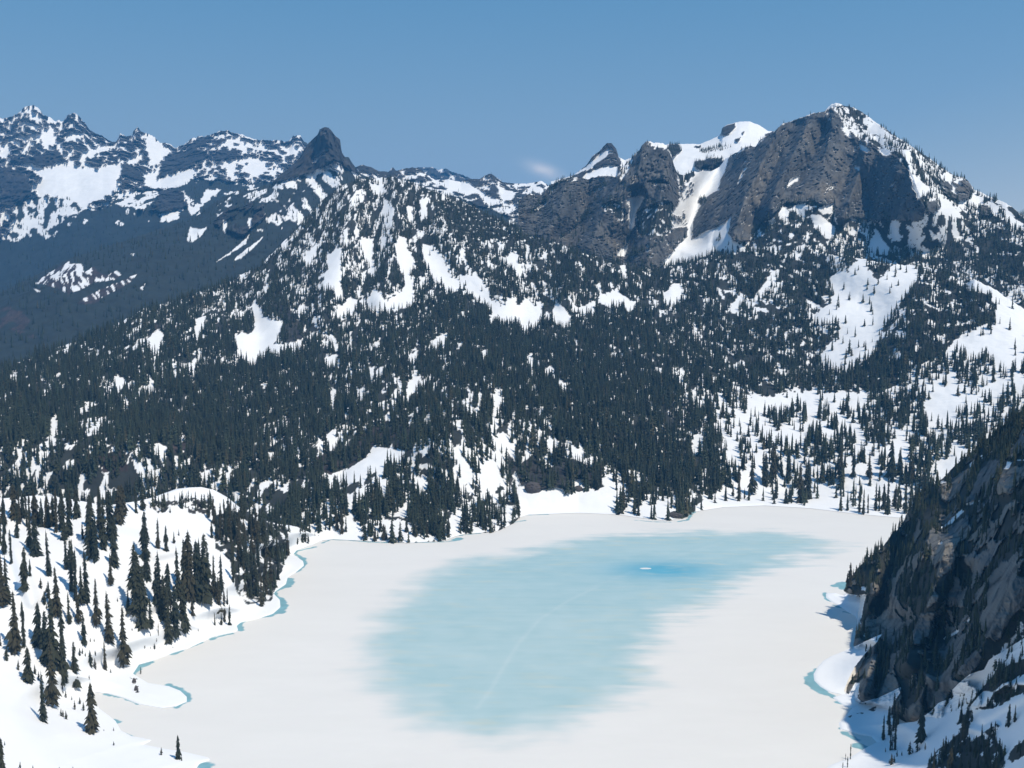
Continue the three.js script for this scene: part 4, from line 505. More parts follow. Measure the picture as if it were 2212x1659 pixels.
terrain('nearWall', {
  title: 'rock_wall', label: 'steep dark rock wall dropping into the lake, patched with scrub and ledge snow', across: true, from: 520, to: 1610, rowStep: 2.0, step: 2.0, warmth: 0.5, rockTone: 3.6, wobble: 5, forest: 1,
  lines: [
    { at: wallEdge, R: (y) => Math.min(wallR0(y), y > 1200 ? lakeRange(wallSoft(y), y) - 3 : 1e9), jag: 1.6 },
    { at: (y) => Math.max(wallEdge(y) + 8, lerp(wallSoft(y), Math.max(2420, wallEdge(y) + 60), 0.10)), R: (y) => Math.min(wallR0(y), lakeRange(wallSoft(y), y) - 3) - 34 },
    { at: (y) => lerp(wallSoft(y), Math.max(2420, wallEdge(y) + 60), 0.45), R: curve(pp(740, 800, 1000, 800, 1200, 765, 1400, 690, 1600, 610)) },
    { at: (y) => Math.max(2420, wallEdge(y) + 60), R: curve(pp(500, 700, 740, 700, 1000, 660, 1300, 570, 1600, 500)) },
    { at: () => 3150, R: curve(pp(500, 560, 740, 540, 1000, 510, 1300, 450, 1600, 400)), coarse: 5 }],
  spurs: [
    spur(z8(1560, 20, 1620, 200, 1560, 420, 1480, 640), 26, 34), spur(z8(1720, 280, 1640, 600, 1540, 800, 1480, 1000), 34, 36), spur(z8(1480, 160, 1400, 420, 1330, 640), -28, 30), spur(z8(2000, 0, 1900, 380, 1800, 640, 1700, 1000), -34, 44), spur(z8(2212, 380, 2060, 660, 1960, 900, 1800, 1060), 30, 50), spur(z8(1290, 560, 1230, 700, 1180, 860), 16, 24), spur(z8(1290, 900, 1240, 1060, 1210, 1230), 18, 20), spur(z8(1340, 900, 1320, 1080, 1290, 1220), -14, 14), spur(z8(1620, 1100, 1560, 1240, 1500, 1360), 16, 24), spur(z6(2100, 900, 1990, 1240, 1900, 1500), 26, 34), spur(z6(1690, 1060, 1640, 1300, 1580, 1500), 20, 26)],
  ease: (x, y, up) => sstep(0, 0.08, up),
  nearest: 330,
  base: { g: 'rock', g2: 'floor', f: 0.47, s: 17, k: 2.2, lean: -0.35, d: 0.001, d2: 0.035 },
  zones: [
    zone(z6(1440, 1310, 1540, 1050, 1680, 880, 1990, 620, 2212, 520, 2600, 300, 2600, 700, 2212, 700, 2090, 900, 1960, 900, 1850, 960, 1700, 1040, 1600, 1150, 1540, 1310), { g: 'floor', g2: 'rock', f: 0.22, s: 14, d: 0.05 }),
    zone(z8(1080, 570, 1160, 410, 1300, 260, 1470, 130, 1550, 110, 1500, 300, 1420, 460, 1270, 560, 1180, 580), { g: 'floor', g2: 'rock', f: 0.25, s: 12, d: 0.05 }),
    zone(z8(1680, 680, 1900, 640, 1900, 800, 1700, 900, 1560, 1160, 1500, 1150, 1560, 900), { g: 'floor', g2: 'rock', f: 0.45, s: 12, d: 0.016 }),
    zone(z6(1940, 1150, 2100, 1100, 2212, 1180, 2212, 1300, 1900, 1500, 1760, 1500), { g: 'floor', g2: 'rock', f: 0.5, s: 14, d: 0.012 }),
    zone(z8(2010, 980, 2212, 700, 2400, 600, 2400, 900, 2212, 1000, 2080, 1130, 1930, 1210, 1900, 1130), { g: 'floor', g2: 'snow', f: 0.2, s: 8, d: 0.03 }),
    zone(z6(2083, 945, 2110, 908, 2137, 918, 2120, 948), S), zone(z6(2165, 900, 2260, 886, 2260, 908), { ...S, w: 0.4 }), zone(z6(1668, 1047, 1700, 1028, 1742, 1026, 1740, 1036), { ...S, w: 0.3 }), zone(z6(1838, 1172, 1900, 1143, 1940, 1145, 1880, 1176), { ...S, w: 0.3 }), zone(z6(1688, 1322, 1760, 1255, 1832, 1200, 1842, 1212, 1760, 1292), { ...S, w: 0.3 }), zone(z6(1830, 970, 1890, 900, 1960, 860, 1960, 890, 1880, 940), { g: 'snow', g2: 'floor', f: 0.5, s: 8, w: 0.3 }), zone(z6(2090, 810, 2150, 780, 2140, 810), { ...S, w: 0.3 }),
    zone(z8(1708, 862, 1760, 818, 1802, 783, 1807, 812, 1750, 842), { ...S, w: 0.3 }), zone(z8(1838, 752, 1870, 718, 1878, 747), { ...S, w: 0.3 }), zone(z8(1678, 262, 1695, 243, 1707, 262), { ...S, w: 0.2 }), zone(z8(1140, 925, 1220, 880, 1335, 822, 1290, 885, 1190, 965, 1130, 1010), { ...S, w: 0.3 }), zone(z8(1200, 530, 1245, 535, 1230, 560, 1200, 555), { ...S, w: 0.3 }), zone(z8(1120, 1200, 1160, 1130, 1190, 1130, 1180, 1220), { ...S, w: 0.3 }), zone(z8(1205, 835, 1240, 815, 1220, 845), { ...S, w: 0.2 }),
    zone(z8(2130, 860, 2212, 770, 2212, 790, 2150, 860), { ...S, w: 0.2 }), zone(z8(2105, 1025, 2180, 915, 2195, 980), { ...S, w: 0.4 }), zone(z8(1990, 1030, 2060, 950, 2080, 900, 2085, 920, 2050, 1000), { ...S, w: 0.3 }),
  ],
  noise: { size: 22, rock: 8, soft: 3, big: 10 },
});
const wallAt = (px, py) => layers.nearWall.at(px, py);
const zA = (...a) => a.map((v, i) => (i % 2 ? 1339 : 1785.3) + v * 0.1929);
const shoreRight = [...pp(1690, 1760, 1760, 1682, 1791, 1653, 1836, 1636, 1868, 1616, 1893, 1603, 1882, 1592, 1850, 1586, 1815, 1576, 1811, 1562, 1826, 1547, 1840, 1530), ...z8(1165, 1270, 1185, 1256)];
const slopeShape = bankShape(shoreRight, 34, 1.2, [...shoreRight, ...z8(1235, 1240, 1300, 1222, 1375, 1188, 1450, 1150), ...zA(830, 820, 790, 880, 725, 1000, 735, 1090, 775, 1105, 835, 1158), ...pp(1978, 1558, 2010, 1536, 2026, 1518, 2058, 1506, 2056, 1491, 2070, 1476, 2094, 1456, 2125, 1446, 2138, 1421, 2159, 1411, 2212, 1378, 2420, 1270, 2980, 1100, 2980, 1760)]);
terrain('nearSlope', {
  title: 'snow_slope', label: 'tilted white snow slope below the rock wall with dark tree bands', from: 1690, to: 2950, rowStep: 2.1, step: 2.1, wobble: 4, forest: 1,
  lines: [
    lh(pp(1690, 1745, 2400, 1745), pp(1690, 0.3, 1850, 8, 2000, 24, 2212, 60, 2400, 95, 2950, 150)),
    lh(pp(1690, 1665, 2400, 1600), pp(1690, 0.2, 1850, 4, 1950, 12, 2050, 32, 2212, 72, 2400, 118, 2950, 175)),
    lh(pp(1690, 1640, 1780, 1560, 1845, 1504, 1944, 1472, 2050, 1462, 2125, 1434, 2212, 1370, 2400, 1270, 2950, 1120), pp(1690, 0.2, 1845, 2, 1900, 8, 1944, 17, 2050, 42, 2125, 68, 2212, 98, 2400, 155, 2950, 215))],
  back: [[3, -3]],
  shape: (x, y, R) => { const r = slopeShape(x, y, R); if (r === null) return null; const w = wallAt(x, y); return w ? Math.min(r, Math.max(w.R - 2.5, 300)) : r; },
  spurs: [spur(zA(1560, 1200, 1760, 1260, 1900, 1180), 5, 14, true), spur(zA(1650, 990, 2000, 720, 2212, 700), 7, 16, true), spur(zA(1760, 1100, 2000, 960, 2212, 860), 5, 18, true)],
  ease: () => 0.35 * ashore,
  base: { g: 'snow', w: 0.6 },
  zones: [
    zone(zA(1110, 1700, 1150, 1560, 1290, 1420, 1420, 1330, 1480, 1250, 1530, 1160, 1440, 1180, 1500, 1080, 1620, 1010, 1640, 1100, 1600, 1200, 1580, 1300, 1640, 1360, 1760, 1260, 1900, 1160, 1940, 1180, 1880, 1330, 1960, 1420, 2000, 1520, 2010, 1600, 1960, 1700), { g: 'floor', g2: 'snow', f: 0.16, s: 6, w: 0.9, d: 0.09 }),
    zone(zA(1650, 1000, 1800, 960, 1860, 820, 2000, 730, 2140, 720, 2260, 740, 2260, 820, 2100, 860, 2000, 930, 1880, 980, 1760, 1010), { g: 'floor', g2: 'snow', f: 0.2, s: 5, w: 1.1, d: 0.12 }), zone(zA(1830, 660, 1900, 560, 2020, 520, 2212, 440, 2400, 400, 2400, 560, 2212, 600, 2000, 700, 1850, 800, 1750, 800, 1680, 880, 1620, 960, 1560, 1010, 1660, 870, 1780, 700), { g: 'floor', g2: 'rock', f: 0.3, s: 8, w: 1.1, d: 0.10 }), zone(zA(2060, 1480, 2212, 1340, 2300, 1300, 2300, 1500, 2212, 1520, 2080, 1610, 2030, 1560), { g: 'floor', w: 1.1, d: 0.10 }),
    zone(zA(210, 1100, 300, 1055, 420, 1030, 560, 960, 640, 975, 480, 1045, 330, 1100), { g: 'snow', g2: 'brown', f: 0.25, s: 5, w: 0.4 }),
  ],
  noise: { size: 26, rock: 2, soft: 2.6, big: 5 },
});
function snowBank(key, label, shore, rest, top, h, box) {
  const sh = bankShape(shore, 26, 1.0, [...shore, ...rest]);
  terrain(key, { title: 'snow_bank', label, from: box[0], to: box[1], rowStep: 1.4, step: 1.4, wobble: 3, forest: 0, lines: [lh(pp(box[0], box[3], box[1], box[3]), 0.5), lh(top, h)], back: [[3, -3]],
    shape: (x, y, R) => { const r = sh(x, y, R); if (r === null) return null; const w = wallAt(x, y); return w ? Math.min(r, w.R - 1.5) : r; }, ease: () => 0.2 * ashore, base: { g: 'snow', w: 0.3 }, zones: [], noise: { size: 18, rock: 1, soft: 2.5, big: 3 } });
}
snowBank('fanUpper', 'small snow fan at the foot of the wall nearest the far shore', z8(1085, 585, 1015, 562, 978, 572, 978, 600, 1015, 628, 1060, 652, 1095, 672, 1120, 692, 1160, 712, 1182, 760), z8(1205, 720, 1216, 650, 1236, 572, 1180, 582, 1110, 572), z8(940, 575, 1100, 565, 1250, 560), pp(1770, 0.3, 1820, 4, 1880, 12), [1772, 1876, 0, 1352]);
snowBank('fanMiddle', 'broad shadowed snow fan spreading from the wall into the melting moat', z8(1148, 905, 1080, 935, 1010, 962, 960, 992, 925, 1030, 900, 1075, 905, 1115, 945, 1155, 1000, 1188, 1060, 1200, 1110, 1208), z8(1094, 1178, 1120, 1112, 1160, 1032, 1200, 980, 1242, 930, 1292, 885, 1335, 822, 1280, 842, 1220, 872), z8(860, 1060, 940, 990, 1010, 955, 1150, 900, 1340, 815), pp(1740, 0.3, 1800, 5, 1840, 12, 1910, 30), [1742, 1912, 0, 1512]);
snowBank('fanLower', 'low broken snow shelf under the wall beside the broad fan', z8(1100, 1196, 1020, 1218, 1042, 1240, 1095, 1275, 1150, 1292, 1195, 1268), z8(1200, 1245, 1185, 1225, 1190, 1130, 1160, 1132, 1122, 1200), z8(1000, 1215, 1120, 1195, 1160, 1130, 1200, 1130), pp(1790, 0.3, 1840, 3, 1860, 9), [1790, 1866, 0, 1536]);

// ---------------------------------------------------------------- the frozen lake
{
  const X0 = -480, X1 = 640, Z0 = -1420, Z1 = -540, W = 1600, H = 1256, px = new Uint8Array(W * H * 4);
  const pool = onLake(pp(800, 1425, 822, 1370, 836, 1335, 870, 1292, 905, 1262, 935, 1240, 1000, 1213, 1100, 1198, 1200, 1176, 1290, 1163, 1360, 1154, 1440, 1150, 1500, 1147, 1600, 1148, 1680, 1152, 1760, 1162, 1812, 1175, 1780, 1190, 1740, 1200, 1690, 1215, 1640, 1236, 1590, 1258, 1550, 1286, 1500, 1310, 1450, 1335, 1412, 1372, 1395, 1400, 1390, 1435, 1360, 1475, 1320, 1508, 1290, 1530, 1240, 1552, 1190, 1570, 1120, 1582, 1060, 1590, 990, 1584, 930, 1568, 885, 1545, 860, 1510, 830, 1480, 805, 1455)), poolPoly = polygon(pool);
  const deep = onLake(pp(1420, 1231)), crack1 = onLake(pp(1290, 1268, 1230, 1296, 1165, 1338, 1120, 1390, 1085, 1445, 1060, 1490, 1030, 1530)), crack2 = onLake(pp(1270, 1272, 1380, 1230, 1490, 1192, 1560, 1172)), chip = onLake(pp(1395, 1228));
  const moat = [
    [z7(1960, 285, 1845, 310, 1838, 325, 1880, 355), 2.2], [z7(1880, 355, 1886, 390, 1850, 430, 1800, 447), 4.2], [z7(1795, 485, 1805, 505, 1780, 530), 5], [z7(1780, 530, 1730, 550, 1705, 570, 1740, 610), 2.6], [z7(1740, 610, 1755, 650, 1740, 690), 5.2], [z7(1740, 690, 1680, 710, 1580, 730, 1500, 745), 2.8], [z7(1500, 745, 1480, 760, 1490, 800), 4], [z7(1440, 822, 1380, 835, 1315, 857), 2.2], [z7(1260, 877, 1160, 915, 1120, 925), 1.6], [z7(1120, 928, 1075, 945), 3.2], [z7(930, 1003, 870, 1030, 820, 1075), 3.2],
    [z7(665, 1197, 720, 1210), 2.8], [z7(720, 1210, 780, 1220, 830, 1245, 860, 1260), 1.8], [z7(1050, 1146, 1110, 1170, 1155, 1210, 1162, 1240), 3.4], [z7(1162, 1240, 1100, 1278), 2], [z7(710, 1360, 740, 1375), 1.6], [z7(760, 1447, 820, 1460), 1.5], [z7(1240, 1640, 1290, 1640, 1262, 1662), 4],
    [z5(40, 1412, 90, 1390, 180, 1394, 400, 1410, 700, 1408, 800, 1405, 870, 1398), 1.6], [z5(870, 1392, 890, 1385), 5], [z5(890, 1365, 960, 1358, 1020, 1352), 1.4], [z5(1120, 1312, 1200, 1290, 1300, 1272), 1.4], [z5(1290, 1240, 1440, 1235), 1.0], [z5(1980, 1270, 2100, 1280, 2200, 1282), 1.2], [z6(60, 1278, 120, 1270, 135, 1240, 175, 1208), 2.0],
    [z8(1045, 525, 1090, 508, 1085, 540), 5], [z8(975, 572, 980, 600, 1015, 622), 2.8], [z8(1040, 650, 1080, 660), 2.4], [z8(1092, 688, 1150, 700), 1.4], [z8(1005, 1015, 950, 1050), 4], [z8(950, 1050, 890, 1095, 895, 1140, 950, 1180), 5], [z8(950, 1180, 1020, 1215), 3.2], [z8(1050, 1250, 1100, 1265, 1140, 1285), 2.0], [z8(1095, 1440, 1170, 1480), 2.6], [z8(1180, 1520, 1225, 1540), 4], [z8(1065, 1412, 1100, 1412), 1.2],
  ].map(([f, w]) => [onLake(f), w]);
  for (const m of moat) { let a = 1e9, b = -1e9, c = 1e9, d = -1e9; for (let i = 0; i < m[0].length; i += 2) { a = Math.min(a, m[0][i]); b = Math.max(b, m[0][i]); c = Math.min(c, m[0][i + 1]); d = Math.max(d, m[0][i + 1]); } m.push(a - 14, b + 14, c - 14, d + 14); }
  const E = 5, gw = Math.ceil((X1 - X0) / E) + 2, gh = Math.ceil((Z1 - Z0) / E) + 2, field = new Float32Array(gw * gh);   // distance into the pool, every five metres
  for (let r = 0; r < gh; r++) for (let c = 0; c < gw; c++) { const x = X0 + c * E, z = Z0 + r * E, d = lineDist(pool, x, z, true); field[r * gw + c] = poolPoly.has(x, z) ? d : -d; }
  const inPool = (x, z) => { const u = (x - X0) / E, v = (z - Z0) / E, c = Math.floor(u), r = Math.floor(v), k = r * gw + c; return lerp(lerp(field[k], field[k + 1], u - c), lerp(field[k + gw], field[k + gw + 1], u - c), v - r); };
  const base = new Float32Array(W * H * 3);
  for (let r = 0; r < H; r++) for (let c = 0; c < W; c++) {
    const x = lerp(X0, X1, (c + 0.5) / W), z = lerp(Z0, Z1, (r + 0.5) / H), grain = fbm(x / 7, 0.3, z / 2.2, 2), wide = fbm(x / 120, 2.2, z / 40, 2);
    const drift = fbm(x / 34 + 0.3 * z / 34, 6.1, z / 11, 3), s = 0.735 + 0.030 * wide + 0.014 * grain + 0.022 * drift; let R = s * 1.0, G = s * 0.984, B = s * 0.938;
    const d = inPool(x, z);
    if (d > -70) {
      const rag = lerp(0.40, 1.15, sstep(-60, 170, x)), streak = (fbm(x / 55 + 0.4 * z / 55, 5.5, z / 11, 3) * 36 + fbm(x / 20, 7.7, z / 5, 2) * 12) * rag + fbm(x / 42, 1.5, z / 34, 3) * 34, v = sstep(-26, 26, d + streak), v2 = sstep(-44, 6, d + streak * 1.3);
      R = lerp(R, s * 0.985, v2); G = lerp(G, s * 0.965, v2); B = lerp(B, s * 0.925, v2);
      const q = 1 + 0.16 * wide + 0.16 * fbm(x / 60, 3, z / 7, 3) + 0.20 * fbm(x / 26, 3, z / 20, 4), u = Math.hypot((x - deep[0] - 6) / 54, (z - deep[1]) / 32), k = Math.exp(-u * u * 1.1) * 0.95 + 0.16 * Math.exp(-(((x - deep[0]) / 210) ** 2 + ((z - deep[1]) / 120) ** 2));
      let pr = lerp(0.385, 0.105, clamp(k)) * q, pg = lerp(0.535, 0.370, clamp(k)) * (0.5 + 0.5 * q), pb = lerp(0.555, 0.500, clamp(k)) * (0.6 + 0.4 * q);
      const tan = sstep(0.0, 0.45, fbm(x / 38, 9, z / 9, 3)) * 0.8 * (1 - sstep(30, 130, d)); pr = lerp(pr, 0.48, tan); pg = lerp(pg, 0.55, tan); pb = lerp(pb, 0.50, tan);
      if (d > 0) { const cr = Math.max(0.040 * Math.exp(-((lineDist(crack1, x, z) / 2.2) ** 2)), 0.022 * Math.exp(-((lineDist(crack2, x, z) / 4) ** 2))); pr += cr; pg += cr * 0.6; pb += cr * 0.5; }
      if (Math.hypot((x - chip[0]) / 6, (z - chip[1]) / 3) < 1) { pr = 0.72; pg = 0.72; pb = 0.70; }
      R = lerp(R, pr, v); G = lerp(G, pg, v); B = lerp(B, pb, v);
    }
    const o = (r * W + c) * 3; base[o] = R; base[o + 1] = G; base[o + 2] = B;
  }
  for (const [f, w, a, b, e, g] of moat) {
    for (let r = Math.max(0, Math.floor((e - Z0) / (Z1 - Z0) * H)); r < Math.min(H, (g - Z0) / (Z1 - Z0) * H); r++) for (let c = Math.max(0, Math.floor((a - X0) / (X1 - X0) * W)); c < Math.min(W, (b - X0) / (X1 - X0) * W); c++) {
      const x = lerp(X0, X1, (c + 0.5) / W), z = lerp(Z0, Z1, (r + 0.5) / H), d = lineDist(f, x, z); if (d > w + 5) continue;
      const v = 1 - sstep(w - 0.8, w + 0.6, d + fbm(x / 7, 1, z / 7, 3) * 4.5), k = 0.85 + 0.35 * fbm(x / 9, 4, z / 9, 2), o = (r * W + c) * 3;
      base[o] = lerp(base[o], 0.22 * k, v); base[o + 1] = lerp(base[o + 1], 0.44 * k, v); base[o + 2] = lerp(base[o + 2], 0.50 * k, v);
    }
  }
  const tone = new Uint8Array(4097); for (let i = 0; i <= 4096; i++) { const v = i / 4096; tone[i] = 255 * (v <= 0.0031308 ? 12.92 * v : 1.055 * Math.pow(v, 1 / 2.4) - 0.055) + 0.5; }
  for (let i = 0; i < W * H; i++) { for (let e = 0; e < 3; e++) px[i * 4 + e] = tone[Math.round(clamp(base[i * 3 + e]) * 4096)]; px[i * 4 + 3] = 255; }
  const t = new THREE.DataTexture(px, W, H, THREE.RGBAFormat); t.colorSpace = THREE.SRGBColorSpace; t.magFilter = t.minFilter = THREE.LinearFilter; t.needsUpdate = true;
  const g = new THREE.PlaneGeometry(2600, 2600, 1, 1); g.rotateX(-Math.PI / 2); g.translate(80, 0, -850);
  const p = g.attributes.position, uv = g.attributes.uv; for (let i = 0; i < p.count; i++) uv.setXY(i, (p.getX(i) - X0) / (X1 - X0), (p.getZ(i) - Z0) / (Z1 - Z0));
  const m = new THREE.Mesh(g, new THREE.MeshStandardMaterial({ map: t, roughness: 0.85 })); m.material.name = 'lake_ice'; m.name = 'frozen_lake'; m.receiveShadow = true;
  tag(m, 'snow covered frozen lake with a turquoise pool of melted ice', null, null, 'structure'); scene.add(m);
}

console.log('lake', Date.now() - T0);
// ---------------------------------------------------------------- conifers
function blades(rand, tiers, per, narrow, base, thin = 1) {
  const out = [], tri = (...v) => out.push(...v);
  const prof = (t) => narrow * Math.pow(1 - t, 0.66) * (t < 0.12 ? 0.8 + 1.6 * t : 1) + 0.007;
  const lop = rand() * 6.28; let slack = 1;
  for (let i = 0; i < tiers; i++) {
    slack = clamp(slack + (rand() - 0.5) * 0.5, 0.62, 1.18);
    const t = base + (1 - base - 0.025) * Math.pow((i + 0.7 * rand()) / tiers, 0.95), r0 = prof(t) * slack;
    for (let k = 0; k < per; k++) {
      if (rand() < 0.14) continue;
      const a = (k + rand()) / per * 6.283 + i * 2.4, r = r0 * (0.5 + 0.8 * rand()) * (1 + 0.22 * Math.cos(a - lop)), w = (r * (0.14 + 0.12 * rand()) + 0.004) * thin, droop = r * (0.30 + 0.55 * rand()), c = Math.cos(a), s = Math.sin(a), y = t + (rand() - 0.5) * 0.5 / tiers;
      const root = [0, y + r * 0.20, 0], mid = [c * r * 0.6, y + 0.004, s * r * 0.6], tip = [c * r, y - droop, s * r];
      const L = [c * r * 0.55 - s * w, y - droop * 0.5, s * r * 0.55 + c * w], Rr = [c * r * 0.55 + s * w, y - droop * 0.5, s * r * 0.55 - c * w];
      tri(...root, ...L, ...mid, ...root, ...mid, ...Rr, ...mid, ...L, ...tip, ...mid, ...tip, ...Rr);
    }
  }
  return out;
}
function coreOf(rand, levels, sides, narrow, base) {
  const out = [], ring = [];
  for (let i = 0; i <= levels; i++) { const t = base * 0.6 + (1 - base * 0.6) * i / levels, a = []; for (let k = 0; k < sides; k++) { const r = i === levels ? 0.001 : narrow * 0.36 * Math.pow(1 - t, 0.7) * (0.6 + 0.8 * rand()); a.push([Math.cos(k / sides * 6.283 + i) * r, t, Math.sin(k / sides * 6.283 + i) * r]); } ring.push(a); }
  for (let i = 0; i < levels; i++) for (let k = 0; k < sides; k++) { const a = ring[i][k], b = ring[i][(k + 1) % sides], c = ring[i + 1][k], d = ring[i + 1][(k + 1) % sides]; out.push(...a, ...c, ...b, ...b, ...c, ...d); }
  return out;
}
function flat(list) { const g = new THREE.BufferGeometry(); g.setAttribute('position', new THREE.BufferAttribute(new Float32Array(list), 3)); g.computeVertexNormals(); return g; }
const leaf = [[0.036, 0.041, 0.024], [0.026, 0.034, 0.022], [0.048, 0.045, 0.025]].map((c, i) => { const m = new THREE.MeshStandardMaterial({ color: new THREE.Color().setRGB(...c), roughness: 1, side: THREE.DoubleSide }); m.name = ['needles', 'dark_needles', 'olive_needles'][i]; return m; });
const bark = new THREE.MeshStandardMaterial({ color: new THREE.Color().setRGB(0.07, 0.055, 0.045), roughness: 1 }); bark.name = 'bark';
const massLeaf = new THREE.MeshStandardMaterial({ color: new THREE.Color().setRGB(0.034, 0.046, 0.027), roughness: 1, side: THREE.DoubleSide }); massLeaf.name = 'forest_needles';

const proto = [];                                       // one of each habit, a metre tall, with its parts
{
  const rand = rng(77);
  const habit = [[30, 11, 0.135, 0.02], [32, 10, 0.105, 0.01], [28, 11, 0.165, 0.03], [28, 10, 0.125, 0.08], [34, 9, 0.092, 0.02], [14, 8, 0.20, 0.02]];
  for (const [tiers, per, narrow, base] of habit) {
    const crown = flat([...blades(rand, tiers, per, narrow, base), ...coreOf(rand, 14, 7, narrow, base)]);
    const trunk = new THREE.CylinderGeometry(0.003, 0.016, 0.96, 6, 3); trunk.translate(0, 0.46, 0);
    proto.push([trunk, crown]);
  }
}
const tally = []; const pick = rng(4242);
function plantTree(ground, height, label, group, habit, name = 'conifer', category = 'conifer tree') {
  const h = habit ?? Math.floor(pick() * 5), g = new THREE.Group(); g.name = numbered(name); scene.add(g);
  const trunk = new THREE.Mesh(proto[h][0], bark), crown = new THREE.Mesh(proto[h][1], leaf[Math.floor(pick() * 3)]);
  trunk.name = 'trunk'; crown.name = 'crown'; g.add(trunk, crown); for (const m of g.children) m.castShadow = m.receiveShadow = true;
  g.position.set(ground[0], ground[1] - 0.25, ground[2]); const w = 0.70 + 0.36 * pick(); g.scale.set(height * w, height, height * w); g.rotation.set((pick() - 0.5) * 0.05, pick() * 6.28, (pick() - 0.5) * 0.05);
  tag(g, label, category, group); tally.push(g); return g;
}
const ORD = ['first', 'second', 'third', 'fourth', 'fifth', 'sixth', 'seventh', 'eighth', 'ninth', 'tenth', 'eleventh', 'twelfth', 'thirteenth', 'fourteenth', 'fifteenth', 'sixteenth', 'seventeenth', 'eighteenth', 'nineteenth', 'twentieth'];
const sizeWord = (h) => (h < 6 ? 'tiny' : h < 11 ? 'small' : h < 17 ? 'middling' : h < 25 ? 'tall' : 'towering');
function row(layer, list, where, group, o = {}) {       // list of [x, y of the foot, y of the top], named from the left
  list.sort((a, b) => a[0] - b[0]);
  list.forEach(([x, y, top], i) => {
    const at = layers[layer].at(x, y); if (!at || !at.keep) return;
    const p = at.p, dist = Math.hypot(p[0], p[1] - EYE, p[2]), cosE = Math.hypot(p[0], p[2]) / dist, h = (y - top) / F * dist / cosE;
    plantTree(p, h, o.rowName ? `${sizeWord(h)} ${o.noun ?? 'conifer'}, ${ORD[i]} from left in ${o.rowName} row ${where}` : `${sizeWord(h)} ${o.noun ?? 'conifer'} ${where}${list.length === 1 ? '' : ', ' + ORD[i] + ' from left'}`, group, o.habit, o.name, o.category);
  });
}
const trees3 = (map, ...a) => { const out = []; for (let i = 0; i < a.length; i += 3) { const [x, y] = map(a[i], a[i + 1]), [, t] = map(a[i], a[i + 2]); out.push([x, y, t]); } return out; };
function stand(layer, flatPoly, n, sizes, gap, where, group, seed, o = {}) {
  const poly = polygon(flatPoly), r = rng(seed), got = [], [x0, x1, y0, y1] = poly.box;
  for (let k = 0; k < n * 60 && got.length < n; k++) { const x = lerp(x0, x1, r()), y = lerp(y0, y1, r()); if (!poly.has(x, y) || got.some((q) => Math.hypot((q[0] - x), (q[1] - y) * 0.7) < gap)) continue; got.push([x, y, y - lerp(sizes[0], sizes[1], r())]); }
  got.sort((a, b) => a[1] - b[1]);
  const per = Math.min(14, Math.ceil(got.length / Math.ceil(got.length / 12))), rows = Math.ceil(got.length / per);
  for (let i = 0; i < rows; i++) row(layer, got.slice(i * per, (i + 1) * per), where, group, rows === 1 ? o : { ...o, rowName: ORD[i] });
}
const gK = 'conifers on the near knoll';
row('nearKnoll', trees3(z7, 265, 1370, 1100, 325, 1278, 900, 385, 1158, 800, 465, 1155, 905, 180, 1122, 930), 'on open snow nearest the lower snow edge', gK);
row('nearKnoll', trees3(z7, 570, 1435, 1165), 'ragged and wide based, alone on the snow toe below the spit', gK, { habit: 2 });
row('nearKnoll', trees3(z7, 770, 1030, 690, 655, 1045, 880, 680, 878, 580, 600, 778, 505, 520, 885, 720, 490, 757, 555), 'on the snow slope left of the spit', gK);
row('nearKnoll', trees3(z7, 100, 945, 600, 150, 905, 650, 240, 900, 655, 275, 1010, 720, 330, 1040, 640, 395, 1000, 700, 365, 720, 440, 430, 760, 580), 'in the dark file down the middle of the snow slope', gK);
row('nearKnoll', trees3(z7, 1105, 1603, 1470, 1128, 1612, 1572), 'by the blue melt hole at the lower shore', gK);
row('nearKnoll', trees3(z7, 875, 1082, 1033), 'beside the rocks on the little spit', gK);
row('nearKnoll', trees3(z7, 300, 465, 200, 690, 527, 340, 705, 400, 210, 715, 300, 90, 220, 335, 120, 190, 300, 60, 155, 555, 310, 188, 462, 365), 'on the middle snow terrace', gK);
row('nearKnoll', trees3(z7, 45, 640, 370, 15, 660, 360, 75, 385, 190, 30, 330, 130, 110, 230, 20, 0, 260, -20, 5, 900, 830), 'against the left edge of the knoll', gK);
row('nearKnoll', trees3(z7, 535, 622, 320, 450, 560, 265, 470, 622, 330, 505, 640, 420, 410, 420, 200, 455, 430, 250, 400, 240, -40, 430, 210, -80, 350, 190, -60, 310, 165, 20), 'in the tall clump in the middle of the knoll', gK);
row('nearKnoll', trees3(z7, 600, 370, 100, 570, 350, 20, 640, 300, -20, 560, 250, -30, 625, 230, -70, 690, 230, -60, 515, 232, 140, 480, 90, 0), 'in the pair of columns right of the tall clump', gK);
row('nearKnoll', trees3(z7, 845, 700, 300, 890, 785, 430, 860, 565, 320, 912, 485, 160, 905, 360, 80, 940, 790, 600, 800, 690, 560, 870, 640, 480), 'in the left part of the stand above the ice', gK);
row('nearKnoll', trees3(z7, 985, 292, 110, 1035, 312, 160, 1085, 262, 190, 1110, 215, 175, 1060, 70, 30), 'on the bright snow bowl under the rock band', gK);
row('nearKnoll', trees3(z7, 1000, 690, 330, 1045, 640, 400, 975, 640, 420, 1050, 882, 520, 1090, 830, 540, 1020, 740, 480, 1065, 760, 600, 985, 830, 760), 'in the middle of the stand above the ice', gK);
row('nearKnoll', trees3(z7, 1180, 605, 205, 1220, 605, 260, 1262, 625, 230, 1150, 805, 560, 1130, 740, 580, 1175, 620, 320, 1195, 710, 600, 1240, 560, 250, 1290, 560, 300, 1110, 600, 300, 1150, 600, 260), 'in the right part of the stand above the ice', gK);
